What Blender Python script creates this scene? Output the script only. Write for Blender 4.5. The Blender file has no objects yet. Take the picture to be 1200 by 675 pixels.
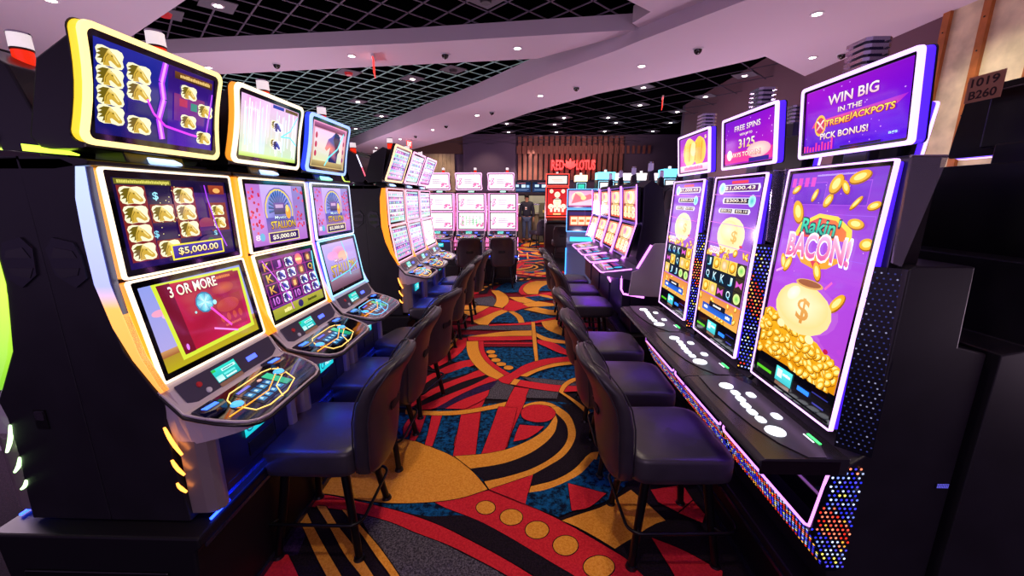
import bpy, bmesh, math, random
from mathutils import Vector, Matrix
from mathutils.geometry import tessellate_polygon
PI = math.pi
R = math.radians
random.seed(7)
S = bpy.context.scene
COL = S.collection

# ------------------------------------------------------------------ materials
def lin(c):
    return c/12.92 if c <= .04045 else ((c+.055)/1.055)**2.4
def rgb(h, k=1.0):
    if isinstance(h, str):
        h = h.lstrip('#'); h = [int(h[i:i+2], 16)/255 for i in (0, 2, 4)]
    return tuple(lin(x)*k for x in h[:3])
MATS = {}
def mat(name, color='#888888', rough=.5, metal=0., emit=None, strength=1., spec=.5, coat=0., alpha=1., trans=0.,
        noise=None, bump=None, sheen=0.):
    """principled material; noise=(scale, amount) varies the colour, bump=(scale, strength, distance) its relief"""
    if name in MATS: return MATS[name]
    m = bpy.data.materials.new(name); m.use_nodes = True
    nt = m.node_tree; b = nt.nodes['Principled BSDF']
    c = rgb(color)
    b.inputs['Base Color'].default_value = (*c, 1)
    b.inputs['Roughness'].default_value = rough
    b.inputs['Metallic'].default_value = metal
    b.inputs['Specular IOR Level'].default_value = spec
    b.inputs['Coat Weight'].default_value = coat
    b.inputs['Coat Roughness'].default_value = .06
    b.inputs['Alpha'].default_value = alpha
    b.inputs['Transmission Weight'].default_value = trans
    b.inputs['Sheen Weight'].default_value = sheen
    if emit:
        b.inputs['Emission Color'].default_value = (*rgb(emit), 1)
        b.inputs['Emission Strength'].default_value = strength
    if noise or bump:
        tc = nt.nodes.new('ShaderNodeTexCoord')
    if noise:
        n = nt.nodes.new('ShaderNodeTexNoise'); n.inputs['Scale'].default_value = noise[0]; n.inputs['Detail'].default_value = 4
        nt.links.new(tc.outputs['Object'], n.inputs['Vector'])
        r = nt.nodes.new('ShaderNodeValToRGB')
        a = noise[1]
        r.color_ramp.elements[0].position = .35; r.color_ramp.elements[1].position = .65
        r.color_ramp.elements[0].color = tuple(x*(1-a) for x in c)+(1,)
        r.color_ramp.elements[1].color = tuple(min(1, x*(1+a)) for x in c)+(1,)
        nt.links.new(n.outputs['Fac'], r.inputs['Fac']); nt.links.new(r.outputs['Color'], b.inputs['Base Color'])
    if bump:
        n2 = nt.nodes.new('ShaderNodeTexNoise'); n2.inputs['Scale'].default_value = bump[0]; n2.inputs['Detail'].default_value = 3
        nt.links.new(tc.outputs['Object'], n2.inputs['Vector'])
        bp = nt.nodes.new('ShaderNodeBump'); bp.inputs['Strength'].default_value = bump[1]; bp.inputs['Distance'].default_value = bump[2]
        nt.links.new(n2.outputs['Fac'], bp.inputs['Height']); nt.links.new(bp.outputs['Normal'], b.inputs['Normal'])
    MATS[name] = m
    return m

def mottled(name, c1, c2, scale, rough=.95):
    if name in MATS: return MATS[name]
    m = bpy.data.materials.new(name); m.use_nodes = True
    nt = m.node_tree; b = nt.nodes['Principled BSDF']
    b.inputs['Roughness'].default_value = rough; b.inputs['Specular IOR Level'].default_value = .1
    tc = nt.nodes.new('ShaderNodeTexCoord')
    n = nt.nodes.new('ShaderNodeTexNoise'); n.inputs['Scale'].default_value = scale; n.inputs['Detail'].default_value = 6
    n.inputs['Roughness'].default_value = .7
    nt.links.new(tc.outputs['Object'], n.inputs['Vector'])
    r = nt.nodes.new('ShaderNodeValToRGB')
    r.color_ramp.elements[0].position = .42; r.color_ramp.elements[1].position = .58
    r.color_ramp.elements[0].color = (*rgb(c1), 1); r.color_ramp.elements[1].color = (*rgb(c2), 1)
    nt.links.new(n.outputs['Fac'], r.inputs['Fac'])
    n2 = nt.nodes.new('ShaderNodeTexNoise'); n2.inputs['Scale'].default_value = 220; n2.inputs['Detail'].default_value = 2
    nt.links.new(tc.outputs['Object'], n2.inputs['Vector'])
    mx = nt.nodes.new('ShaderNodeMix'); mx.data_type = 'RGBA'; mx.blend_type = 'OVERLAY'
    mx.inputs[0].default_value = .35
    nt.links.new(r.outputs['Color'], mx.inputs[6]); nt.links.new(n2.outputs['Fac'], mx.inputs[7])
    nt.links.new(mx.outputs[2], b.inputs['Base Color'])
    bp = nt.nodes.new('ShaderNodeBump'); bp.inputs['Strength'].default_value = .4; bp.inputs['Distance'].default_value = .003
    nt.links.new(n2.outputs['Fac'], bp.inputs['Height']); nt.links.new(bp.outputs['Normal'], b.inputs['Normal'])
    MATS[name] = m
    return m

def screen_mat():
    """the lit glass of a display: its picture is in the colour attribute, the glass in front is glossy"""
    if 'lit_display' in MATS: return MATS['lit_display']
    m = bpy.data.materials.new('lit_display'); m.use_nodes = True
    nt = m.node_tree; b = nt.nodes['Principled BSDF']
    b.inputs['Base Color'].default_value = (.004, .004, .006, 1); b.inputs['Roughness'].default_value = .07
    a = nt.nodes.new('ShaderNodeAttribute'); a.attribute_name = 'Col'
    nt.links.new(a.outputs['Color'], b.inputs['Emission Color']); b.inputs['Emission Strength'].default_value = 1.2
    MATS['lit_display'] = m
    return m

def glow_ramp(name, stops, strength, axis=2, lo=0., hi=1.):
    """LED strip whose colour changes along its length (object space)"""
    if name in MATS: return MATS[name]
    m = bpy.data.materials.new(name); m.use_nodes = True
    nt = m.node_tree; b = nt.nodes['Principled BSDF']
    b.inputs['Base Color'].default_value = (.3, .3, .3, 1); b.inputs['Roughness'].default_value = .3
    tc = nt.nodes.new('ShaderNodeTexCoord'); sx = nt.nodes.new('ShaderNodeSeparateXYZ')
    nt.links.new(tc.outputs['Object'], sx.inputs[0])
    mr = nt.nodes.new('ShaderNodeMapRange'); mr.inputs['From Min'].default_value = lo; mr.inputs['From Max'].default_value = hi
    nt.links.new(sx.outputs[axis], mr.inputs['Value'])
    r = nt.nodes.new('ShaderNodeValToRGB')
    while len(r.color_ramp.elements) < len(stops): r.color_ramp.elements.new(.5)
    for e, (p, c) in zip(r.color_ramp.elements, stops): e.position = p; e.color = (*rgb(c), 1)
    nt.links.new(mr.outputs[0], r.inputs['Fac']); nt.links.new(r.outputs['Color'], b.inputs['Emission Color'])
    b.inputs['Emission Strength'].default_value = strength
    MATS[name] = m
    return m

BLACK = lambda: mat('black_cabinet_paint', '#1a1820', .4, spec=.35, noise=(9, .15))
BLACK2 = lambda: mat('black_plastic', '#0c0b10', .3, spec=.5)
DARKV = lambda: mat('speaker_plastic', '#1d1a2c', .5)
SILVER = lambda: mat('satin_silver_plastic', '#c4bac8', .32, .08, bump=(160, .05, .001))
CHROME = lambda: mat('brushed_chrome', '#c8c4d4', .2, 1.0)
GLOSSBLK = lambda: mat('gloss_black', '#050508', .06, spec=.6, coat=.5)
LEATHER = lambda: mat('black_vinyl', '#302c34', .38, spec=.5, bump=(260, .22, .0012), noise=(14, .12))
STEELBLK = lambda: mat('black_tube_steel', '#121116', .3, .5)

# ------------------------------------------------------------------ mesh collector
class Mb:
    def __init__(s, M=None): s.v = []; s.f = []; s.m = []; s.mats = []; s.M = M; s.smooth = []
    def mi(s, m):
        if m not in s.mats: s.mats.append(m)
        return s.mats.index(m)
    def add(s, vs, fs, m, smooth=False, M=None):
        k = len(s.v); i = s.mi(m)
        MM = M if M is not None else s.M
        for v in vs:
            v = Vector(v)
            s.v.append(MM @ v if MM is not None else v)
        for f in fs: s.f.append([k+j for j in f]); s.m.append(i); s.smooth.append(smooth)
    def box(s, a, b, m, M=None):
        x0, y0, z0 = a; x1, y1, z1 = b
        vs = [(x0,y0,z0),(x1,y0,z0),(x1,y1,z0),(x0,y1,z0),(x0,y0,z1),(x1,y0,z1),(x1,y1,z1),(x0,y1,z1)]
        s.add(vs, [(0,3,2,1),(4,5,6,7),(0,1,5,4),(1,2,6,5),(2,3,7,6),(3,0,4,7)], m, M=M)
    def prism(s, pts, y0, y1, m, axis='y', M=None, smooth=False):
        """pts 2D outline; axis y: pts are (x,z); axis z: (x,y); axis x: (y,z)"""
        n = len(pts)
        area = sum(pts[i][0]*pts[(i+1) % n][1]-pts[(i+1) % n][0]*pts[i][1] for i in range(n))
        if axis == 'y':
            f = lambda p, t: (p[0], t, p[1]); flip = area > 0
        elif axis == 'z':
            f = lambda p, t: (p[0], p[1], t); flip = area < 0
        else:
            f = lambda p, t: (t, p[0], p[1]); flip = area < 0
        if y1 < y0: y0, y1 = y1, y0
        vs = [f(p, y0) for p in pts]+[f(p, y1) for p in pts]
        tri = tessellate_polygon([[Vector((p[0], p[1], 0)) for p in pts]])
        fs = []
        for t in tri:
            a, b, c = t
            ar = (pts[b][0]-pts[a][0])*(pts[c][1]-pts[a][1])-(pts[c][0]-pts[a][0])*(pts[b][1]-pts[a][1])
            if ar < 0: a, b, c = a, c, b
            # counter clockwise in 2d
            if axis == 'y':
                fs.append((a, b, c)); fs.append((n+a, n+c, n+b))
            else:
                fs.append((a, c, b)); fs.append((n+a, n+b, n+c))
        s.add(vs, fs, m, M=M)
        side = []
        for i in range(n):
            j = (i+1) % n
            q = (i, j, n+j, n+i)
            if flip: q = q[::-1]
            side.append(q)
        s.add(vs, side, m, M=M, smooth=smooth)
    def tube(s, path, r, m, n=8, closed=False, M=None, flat=1.0, up=None):
        pts = [Vector(p) for p in path]; N = len(pts); vs = []; fs = []
        prev = None
        for i, p in enumerate(pts):
            if closed: t = pts[(i+1) % N]-pts[i-1]
            else: t = (pts[min(i+1, N-1)]-pts[max(i-1, 0)])
            t.normalize()
            if prev is None:
                a = Vector(up) if up else (Vector((0, 0, 1)) if abs(t.z) < .9 else Vector((1, 0, 0)))
            else: a = prev
            u = (a-t*a.dot(t)).normalized(); w = t.cross(u); prev = u
            rr = r[i] if isinstance(r, (list, tuple)) else r
            for k in range(n):
                an = 2*PI*k/n
                vs.append(p+u*math.cos(an)*rr*flat+w*math.sin(an)*rr)
        for i in range(N if closed else N-1):
            for k in range(n):
                a = i*n+k; b = i*n+(k+1) % n; c = ((i+1) % N)*n+(k+1) % n; d = ((i+1) % N)*n+k
                fs.append((a, b, c, d))
        s.add(vs, fs, m, True, M=M)
        if not closed:
            s.add(vs[:n], [tuple(range(n))[::-1]], m, M=M); s.add(vs[-n:], [tuple(range(n))], m, M=M)
    def cyl(s, c, r0, r1, h, m, n=20, M=None):
        x, y, z = c
        vs = [(x+r0*math.cos(2*PI*k/n), y+r0*math.sin(2*PI*k/n), z) for k in range(n)] + \
             [(x+r1*math.cos(2*PI*k/n), y+r1*math.sin(2*PI*k/n), z+h) for k in range(n)]
        s.add(vs, [(k, (k+1) % n, n+(k+1) % n, n+k) for k in range(n)], m, True, M=M)
        s.add(vs[:n], [tuple(range(n))[::-1]], m, M=M); s.add(vs[n:], [tuple(range(n))], m, M=M)
    def ring(s, outer, inner, y0, y1, m, M=None):
        """frame between two equal-length closed outlines in local (u,v), thickness along w"""
        n = len(outer)
        vs = [(u, v, y0) for u, v in outer]+[(u, v, y0) for u, v in inner]+[(u, v, y1) for u, v in outer]+[(u, v, y1) for u, v in inner]
        fs = []
        for i in range(n):
            j = (i+1) % n
            fs += [(i, n+i, n+j, j), (2*n+i, 2*n+j, 3*n+j, 3*n+i), (i, j, 2*n+j, 2*n+i), (n+i, 3*n+i, 3*n+j, n+j)]
        s.add(vs, fs, m, M=M)
    def build(s, name, parent=None, bevel=0, seg=2):
        me = bpy.data.meshes.new(name); me.from_pydata([tuple(v) for v in s.v], [], s.f)
        for m in s.mats: me.materials.append(m)
        me.polygons.foreach_set('material_index', s.m); me.polygons.foreach_set('use_smooth', s.smooth)
        me.update()
        o = bpy.data.objects.new(name, me); COL.objects.link(o)
        if parent: o.parent = parent
        if bevel:
            bm = bmesh.new(); bm.from_mesh(me); bmesh.ops.remove_doubles(bm, verts=bm.verts, dist=1e-5); bm.to_mesh(me); bm.free()
            b = o.modifiers.new('bevel', 'BEVEL'); b.width = bevel; b.segments = seg; b.limit_method = 'ANGLE'; b.angle_limit = R(40)
            b.harden_normals = False
        return o

def rrect(w, h, r, n=5, pinch=0.):
    """rounded rectangle outline, optional concave left and right sides"""
    pts = []
    for cx, cy, a0 in ((w/2-r, h/2-r, 0), (-w/2+r, h/2-r, 90), (-w/2+r, -h/2+r, 180), (w/2-r, -h/2+r, 270)):
        for k in range(n+1):
            a = R(a0+90*k/n); pts.append((cx+r*math.cos(a), cy+r*math.sin(a)))
        if a0 == 90 and pinch:
            for k in range(1, 6): t = k/6; pts.append((-w/2+pinch*math.sin(PI*t), (h/2-r)*(1-2*t)))
        if a0 == 270 and pinch:
            for k in range(1, 6): t = k/6; pts.append((w/2-pinch*math.sin(PI*t), -(h/2-r)*(1-2*t)))
    return pts

def panel_matrix(xb, zb, xt, zt, y=0.):
    """plane facing the local front (+X): u to the viewer's right (+Y), v up along the panel, w out of it"""
    b = Vector((xb, y, zb)); t = Vector((xt, y, zt)); v = (t-b).normalized(); u = Vector((0, 1, 0)); w = u.cross(v)
    c = (b+t)/2
    return Matrix(((u.x, v.x, w.x, c.x), (u.y, v.y, w.y, c.y), (u.z, v.z, w.z, c.z), (0, 0, 0, 1))), (t-b).length

def empty(name, label, cat, loc=(0, 0, 0), rz=0, group=None):
    o = bpy.data.objects.new(name, None); COL.objects.link(o); o.empty_display_size = .1
    o.location = loc; o.rotation_euler = (0, 0, rz)
    tag(o, label, cat, group); return o
def tag(o, label=None, cat=None, group=None, kind=None):
    if label: o['label'] = label
    if cat: o['category'] = cat
    if group: o['group'] = group
    if kind: o['kind'] = kind
    return o
def kids(o): return [c for c in bpy.data.objects if c.parent == o]
def copy_tree(o, parent=None):
    c = o.copy(); COL.objects.link(c); c.parent = parent
    for ch in kids(o): copy_tree(ch, c)
    return c
def dup(o, loc, rz, label, group=None):
    c = copy_tree(o); c.location = loc; c.rotation_euler = (0, 0, rz); c['label'] = label
    if group: c['group'] = group
    elif 'group' in c: del c['group']
    return c

# ------------------------------------------------------------------ flat artwork of the lit displays
FONTC = {}
def text_geo(txt):
    """outline mesh of a word in the built-in font, as triangles with unit height, from x=0"""
    if txt in FONTC: return FONTC[txt]
    cu = bpy.data.curves.new('word', 'FONT'); cu.body = txt; cu.size = 1; cu.resolution_u = 3; cu.offset = .018
    ob = bpy.data.objects.new('word', cu); COL.objects.link(ob)
    bpy.context.view_layer.update()
    dg = bpy.context.evaluated_depsgraph_get(); me = bpy.data.meshes.new_from_object(ob.evaluated_get(dg))
    vs = [(v.co.x, v.co.y) for v in me.vertices]; fs = [tuple(p.vertices) for p in me.polygons]
    x0 = min(v[0] for v in vs); x1 = max(v[0] for v in vs); y0 = min(v[1] for v in vs); y1 = max(v[1] for v in vs)
    vs = [(x-x0, y-y0) for x, y in vs]
    bpy.data.objects.remove(ob); bpy.data.curves.remove(cu); bpy.data.meshes.remove(me)
    FONTC[txt] = (vs, fs, x1-x0, y1-y0)
    return FONTC[txt]

class Art:
    """coloured flat shapes on a display; u and v run -1..1 over its width and height"""
    def __init__(s, w, h, gain=1.): s.w = w; s.h = h; s.v = []; s.f = []; s.c = []; s.L = 0; s.g = gain
    def put(s, pts, faces, cols):
        k = len(s.v); s.L += 1; z = .0008+s.L*.00004
        for (u, v), c in zip(pts, cols):
            u = max(-1, min(1, u)); v = max(-1, min(1, v))
            s.v.append((u*s.w/2, v*s.h/2, z)); s.c.append(c)
        for f in faces: s.f.append([k+i for i in f])
    def col(s, c, k=1.): return (*rgb(c, s.g*k), 1)
    def poly(s, pts, c, k=1.):
        if isinstance(c, list): cols = [s.col(x, k) for x in c]
        else: cols = [s.col(c, k)]*len(pts)
        tri = []
        for a, b, d in tessellate_polygon([[Vector((p[0], p[1], 0)) for p in pts]]):
            ar = (pts[b][0]-pts[a][0])*(pts[d][1]-pts[a][1])-(pts[d][0]-pts[a][0])*(pts[b][1]-pts[a][1])
            tri.append((a, b, d) if ar > 0 else (a, d, b))
        s.put(pts, tri, cols)
    def rect(s, u0, v0, u1, v1, c, c2=None, k=1.):
        cc = [c, c, c2, c2] if c2 else c
        s.poly([(u0, v0), (u1, v0), (u1, v1), (u0, v1)], cc, k)
    def frame(s, u0, v0, u1, v1, t, c, k=1.):
        ta = t; tb = t*s.w/s.h
        s.rect(u0, v0, u1, v0+tb, c, k=k); s.rect(u0, v1-tb, u1, v1, c, k=k); s.rect(u0, v0, u0+ta, v1, c, k=k); s.rect(u1-ta, v0, u1, v1, c, k=k)
    def ell(s, u, v, a, b, c, rot=0, n=18, k=1., c2=None):
        """a,b radii in units of half width; round on screen"""
        q = s.w/s.h; pts = []; cols = []
        for i in range(n):
            t = 2*PI*i/n; x = a*math.cos(t); y = b*math.sin(t)
            pts.append((u+x*math.cos(rot)-y*math.sin(rot), v+(x*math.sin(rot)+y*math.cos(rot))*q))
        if c2:
            s.put(pts+[(u, v)], [(i, (i+1) % n, n) for i in range(n)], [s.col(c2, k)]*n+[s.col(c, k)])
        else: s.poly(pts, c, k)
    def coin(s, u, v, r, rot, sq=.6):
        s.ell(u, v, r, r*sq, '#9a5a08', rot); s.ell(u-r*.06, v+r*.05, r*.93, r*sq*.9, '#ffd23c', rot, c2='#f0a41c'); s.ell(u-r*.06, v+r*.05, r*.55, r*sq*.5, '#ffe88a', rot)
    def line(s, pts, t, c, k=1.):
        q = s.w/s.h
        for (a, b), (d, e) in zip(pts, pts[1:]):
            dx = d-a; dy = (e-b)/q; l = math.hypot(dx, dy) or 1; nx = -dy/l*t; ny = dx/l*t*q
            s.poly([(a-nx, b-ny), (d-nx, e-ny), (d+nx, e+ny), (a+nx, b+ny)], c, k)
    def text(s, t, u, v, wid, hei, c, c2=None, shadow=None, shear=0., k=1., rot=0., arch=0.):
        """centred at u,v; fits width wid and height hei (in u and v units)"""
        if t.startswith('~'):       # lettering too small to read in the photo: a row of uneven blocks
            count = max(4, int(wid*s.w/(hei*s.h)*1.3)); rr = random.Random(count); x = -wid/2
            while x < wid/2-.02:
                g = wid/count*rr.uniform(.5, .95)
                s.rect(u+x, v-hei*.5, u+min(x+g*.8, wid/2), v+hei*rr.uniform(.25, .5), c, k=k); x += g
            return
        vs, fs, tw, th = text_geo(t)
        def P(x, y, du=0, dv=0):
            a = x/tw-.5; b = y/th-.5
            uu = a*wid+shear*b*hei; vv = b*hei+arch*(1-4*a*a)
            q = s.w/s.h
            return (u+du+uu*math.cos(rot)-vv/q*math.sin(rot), v+dv+uu*q*math.sin(rot)+vv*math.cos(rot))
        if shadow:
            for du, dv in ((.012, -.02), (-.008, .012), (.012, .012), (-.008, -.02)):
                s.put([P(x, y, du, dv) for x, y in vs], fs, [s.col(shadow, k)]*len(vs))
        cols = []
        c1l = rgb(c, s.g*k); c2l = rgb(c2 or c, s.g*k)
        for x, y in vs:
            m = y/th; cols.append(tuple(c2l[i]*(1-m)+c1l[i]*m for i in range(3))+(1,))
        s.put([P(x, y) for x, y in vs], fs, cols)
    def build(s, name, parent, M):
        me = bpy.data.meshes.new(name); me.from_pydata([tuple(M @ Vector(v)) for v in s.v], [], s.f)
        at = me.color_attributes.new('Col', 'FLOAT_COLOR', 'POINT')
        flat = [x for c in s.c for x in c]; at.data.foreach_set('color', flat)
        me.materials.append(screen_mat()); me.update()
        o = bpy.data.objects.new(name, me); COL.objects.link(o); o.parent = parent
        return o
CARPET=[('B',[(-1.226,2.818),(-0.897,2.774),(-0.116,2.959),(0.316,2.97),(0.585,2.865),(0.532,2.252),(0.023,2.013),(-1.103,2.21)]),
('B',[(-0.499,4.371),(0.653,4.401),(0.572,3.225),(-0.002,3.313),(-0.207,3.572)]),
('B',[(-0.773,4.677),(-0.272,4.738),(-0.309,4.623),(-0.557,4.521),(-0.715,4.58)]),
('M',[(-1.838,7.786),(1.507,8.142),(0.967,4.625),(-1.349,4.564)]),
('G',[(-0.844,1.751),(-0.651,1.715),(-0.466,1.636),(-0.282,1.542),(-0.046,1.413),(0.007,1.337),(-0.444,1.325),(-0.604,1.495),(-0.728,1.614)]),
('B',[(-0.913,1.854),(-0.688,1.832),(-0.477,1.85),(-0.262,1.75),(-0.479,1.744),(-0.614,1.765),(-0.782,1.795)]),
('K',[(-0.675,1.792),(-0.482,1.754),(-0.276,1.762),(-0.142,1.692),(-0.017,1.611),(0.04,1.575),(0.194,1.46),(0.315,1.345),(0.172,1.341),(0.051,1.432),(-0.084,1.518),(-0.231,1.601),(-0.391,1.686),(-0.558,1.75)]),
('R',[(-1.167,1.893),(-1.065,1.887),(-0.882,1.845),(-0.704,1.8),(-0.56,1.755),(-0.391,1.686),(-0.231,1.601),(-0.084,1.518),(0.051,1.432),(0.162,1.352),(0.079,1.339),(-0.058,1.43),(-0.196,1.506),(-0.347,1.582),(-0.519,1.649),(-0.676,1.715),(-0.834,1.759),(-0.979,1.79),(-1.133,1.803)]),
('R',[(-0.477,1.856),(-0.334,1.896),(-0.181,1.952),(-0.019,1.873),(0.112,1.801),(0.246,1.715),(0.376,1.615),(0.475,1.536),(0.571,1.446),(0.642,1.375),(0.31,1.366),(0.236,1.437),(0.175,1.478),(0.066,1.552),(-0.052,1.632),(-0.193,1.719),(-0.288,1.765),(-0.401,1.813)]),
('K',[(0.138,1.435),(0.205,1.454),(0.33,1.367),(0.06,1.36)]),
('O',[(-0.139,1.822),(-0.141,1.804),(-0.151,1.789),(-0.166,1.779),(-0.185,1.775),(-0.204,1.778),(-0.221,1.787),(-0.233,1.802),(-0.239,1.819),(-0.237,1.838),(-0.228,1.853),(-0.212,1.864),(-0.193,1.869),(-0.173,1.865),(-0.156,1.855),(-0.144,1.84)]),
('O',[(0.008,1.76),(0.004,1.74),(-0.008,1.723),(-0.027,1.712),(-0.048,1.707),(-0.07,1.71),(-0.089,1.721),(-0.102,1.737),(-0.107,1.757),(-0.104,1.777),(-0.092,1.795),(-0.074,1.807),(-0.051,1.812),(-0.028,1.809),(-0.009,1.797),(0.004,1.78)]),
('O',[(0.139,1.681),(0.133,1.661),(0.12,1.644),(0.101,1.633),(0.079,1.628),(0.058,1.631),(0.039,1.642),(0.027,1.658),(0.023,1.678),(0.028,1.699),(0.04,1.717),(0.06,1.73),(0.083,1.734),(0.105,1.731),(0.124,1.719),(0.136,1.702)]),
('O',[(0.273,1.594),(0.266,1.573),(0.251,1.555),(0.231,1.543),(0.208,1.538),(0.187,1.542),(0.169,1.553),(0.158,1.57),(0.155,1.591),(0.161,1.612),(0.176,1.631),(0.196,1.644),(0.22,1.649),(0.243,1.645),(0.261,1.633),(0.271,1.615)]),
('O',[(0.421,1.484),(0.411,1.463),(0.392,1.445),(0.368,1.433),(0.342,1.428),(0.317,1.432),(0.297,1.443),(0.285,1.46),(0.283,1.481),(0.292,1.502),(0.31,1.521),(0.335,1.534),(0.362,1.54),(0.389,1.536),(0.409,1.524),(0.42,1.506)]),
('O',[(-1.218,1.911),(-1.173,2.112),(-1.07,2.312),(-0.935,2.398),(-0.79,2.424),(-0.62,2.351),(-0.436,2.244),(-0.292,2.102),(-0.19,1.958),(-0.308,1.897),(-0.425,1.863),(-0.57,1.844),(-0.718,1.84),(-0.874,1.858),(-1.07,1.896)]),
('P',[(-1.24,1.757),(-1.196,1.772),(-1.069,1.635),(-1.036,1.509),(-1.192,1.48),(-1.257,1.544)]),
('R',[(-1.256,1.44),(-1.154,1.493),(-1.082,1.508),(-0.978,1.406),(-0.896,1.313),(-1.203,1.305)]),
('O',[(-1.188,1.759),(-1.15,1.785),(-1.056,1.681),(-0.905,1.526),(-0.789,1.411),(-0.701,1.318),(-0.762,1.317),(-0.854,1.409),(-0.956,1.512),(-1.069,1.635)]),
('O',[(-1.102,1.809),(-1.047,1.805),(-0.931,1.684),(-0.789,1.556),(-0.648,1.414),(-0.557,1.322),(-0.608,1.321),(-0.702,1.413),(-0.818,1.515),(-0.961,1.668)]),
('O',[(-0.951,1.785),(-0.913,1.774),(-0.8,1.672),(-0.672,1.559),(-0.534,1.417),(-0.454,1.325),(-0.495,1.324),(-0.572,1.416),(-0.665,1.506),(-0.782,1.627)]),
('R',[(-0.853,2.58),(-0.836,2.75),(-0.808,2.75),(-0.792,2.459),(-0.811,2.435)]),
('R',[(-0.803,2.769),(-0.73,2.76),(-0.716,2.521),(-0.725,2.403),(-0.768,2.419)]),
('R',[(-0.689,2.772),(-0.607,2.763),(-0.598,2.524),(-0.594,2.346),(-0.648,2.364),(-0.66,2.523)]),
('R',[(-0.449,2.765),(-0.315,2.789),(-0.305,2.57),(-0.31,2.441),(-0.313,2.36),(-0.425,2.357),(-0.449,2.357),(-0.456,2.458),(-0.448,2.544)]),
('R',[(-0.463,2.796),(-0.316,2.799),(-0.306,2.502),(-0.295,2.255),(-0.437,2.246),(-0.449,2.468)]),
('R',[(-0.437,2.979),(-0.295,3.028),(-0.316,2.869),(-0.329,2.788),(-0.441,2.755),(-0.444,2.825)]),
('O',[(-0.907,2.808),(-0.772,2.798),(-0.633,2.796),(-0.497,2.81),(-0.363,2.846),(-0.227,2.905),(-0.13,2.953),(-0.059,3.004),(-0.05,2.932),(-0.12,2.88),(-0.223,2.839),(-0.356,2.788),(-0.487,2.748),(-0.621,2.735),(-0.758,2.739),(-0.89,2.748)]),
('O',[(0.014,2.9),(0.086,2.95),(0.172,2.966),(0.256,2.926),(0.329,2.806),(0.369,2.681),(0.38,2.566),(0.369,2.479),(0.329,2.397),(0.287,2.396),(0.331,2.521),(0.331,2.633),(0.299,2.779),(0.238,2.884),(0.156,2.915),(0.084,2.899),(0.014,2.832)]),
('K',[(0.156,2.915),(0.238,2.884),(0.299,2.779),(0.331,2.633),(0.331,2.521),(0.281,2.396),(0.216,2.394),(0.254,2.563),(0.27,2.679),(0.262,2.83)]),
('R',[(-0.071,3.225),(0.068,3.185),(0.028,2.962),(-0.02,2.745),(-0.063,2.554),(-0.089,2.396),(-0.095,2.347),(-0.24,2.343),(-0.232,2.392),(-0.2,2.529),(-0.16,2.716),(-0.116,2.959)]),
('R',[(-0.181,2.878),(-0.034,2.863),(-0.073,2.538),(-0.11,2.306),(-0.26,2.256),(-0.222,2.534)]),
('O',[(-0.427,2.246),(-0.232,2.277),(-0.074,2.338),(0.076,2.453),(0.176,2.575),(0.261,2.761),(0.267,2.675),(0.234,2.531),(0.157,2.398),(0.04,2.276),(-0.115,2.182),(-0.309,2.128)]),
('K',[(-0.309,2.128),(-0.115,2.182),(0.04,2.276),(0.157,2.398),(0.234,2.531),(0.267,2.675),(0.318,2.676),(0.328,2.518),(0.299,2.402),(0.214,2.268),(0.084,2.157),(-0.066,2.07),(-0.216,2.022)]),
('O',[(-0.215,2.016),(-0.066,2.07),(0.084,2.15),(0.214,2.268),(0.299,2.402),(0.33,2.533),(0.318,2.676),(0.221,2.869),(0.291,2.89),(0.365,2.763),(0.386,2.565),(0.361,2.432),(0.277,2.27),(0.16,2.159),(0.067,2.082),(-0.064,2.011),(-0.181,1.954)]),
('K',[(0.067,2.082),(0.16,2.159),(0.277,2.27),(0.361,2.432),(0.386,2.565),(0.367,2.781),(0.304,2.929),(0.503,2.934),(0.568,2.65),(0.508,2.327),(0.448,2.3),(0.324,2.14),(0.196,2.039),(0.057,1.984)]),
('O',[(0.057,1.984),(0.196,2.039),(0.324,2.14),(0.448,2.3),(0.506,2.314),(0.464,2.214),(0.363,2.097),(0.251,2.009),(0.134,1.953),(0.038,1.931)]),
('R',[(-0.181,1.952),(-0.064,2.011),(0.071,2.082),(0.024,1.846),(-0.074,1.898)]),
('B',[(0.024,1.846),(0.038,1.931),(0.134,1.956),(0.252,2.02),(0.364,2.108),(0.461,2.238),(0.608,2.205),(0.624,2.029),(0.481,1.89),(0.255,1.796),(0.194,1.762)]),
('R',[(-0.003,2.776),(0.014,2.85),(0.07,2.901),(0.134,2.914),(0.204,2.896),(0.249,2.843),(0.261,2.783),(0.24,2.722),(0.191,2.672),(0.125,2.656),(0.066,2.669),(0.014,2.709)]),
('R',[(-0.012,2.619),(0.078,2.608),(0.165,2.601),(0.113,2.526),(0.038,2.45),(-0.053,2.411),(-0.037,2.511)]),
('R',[(0.272,2.014),(0.477,1.937),(0.364,1.833),(0.269,1.805)]),
('O',[(0.21,1.738),(0.305,1.781),(0.43,1.835),(0.54,1.91),(0.623,1.969),(0.687,1.859),(0.742,1.752),(0.632,1.679),(0.534,1.633),(0.444,1.575),(0.379,1.629),(0.281,1.7)]),
('K',[(0.444,1.575),(0.534,1.633),(0.742,1.752),(0.946,1.733),(0.894,1.472),(0.778,1.357),(0.552,1.417),(0.475,1.536)]),
('R',[(0.638,1.643),(0.761,1.576),(0.862,1.496),(0.894,1.472),(0.84,1.359),(0.675,1.354),(0.674,1.449),(0.657,1.541)]),
('R',[(0.735,1.972),(0.932,2.017),(0.941,1.902),(0.827,1.811),(0.746,1.879)]),
('R',[(0.83,1.803),(0.94,1.893),(0.962,1.798),(0.924,1.741)]),
('G',[(-0.219,3.343),(-0.119,3.258),(-0.064,3.225),(-0.117,2.988),(-0.293,2.998),(-0.275,3.137)]),
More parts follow.
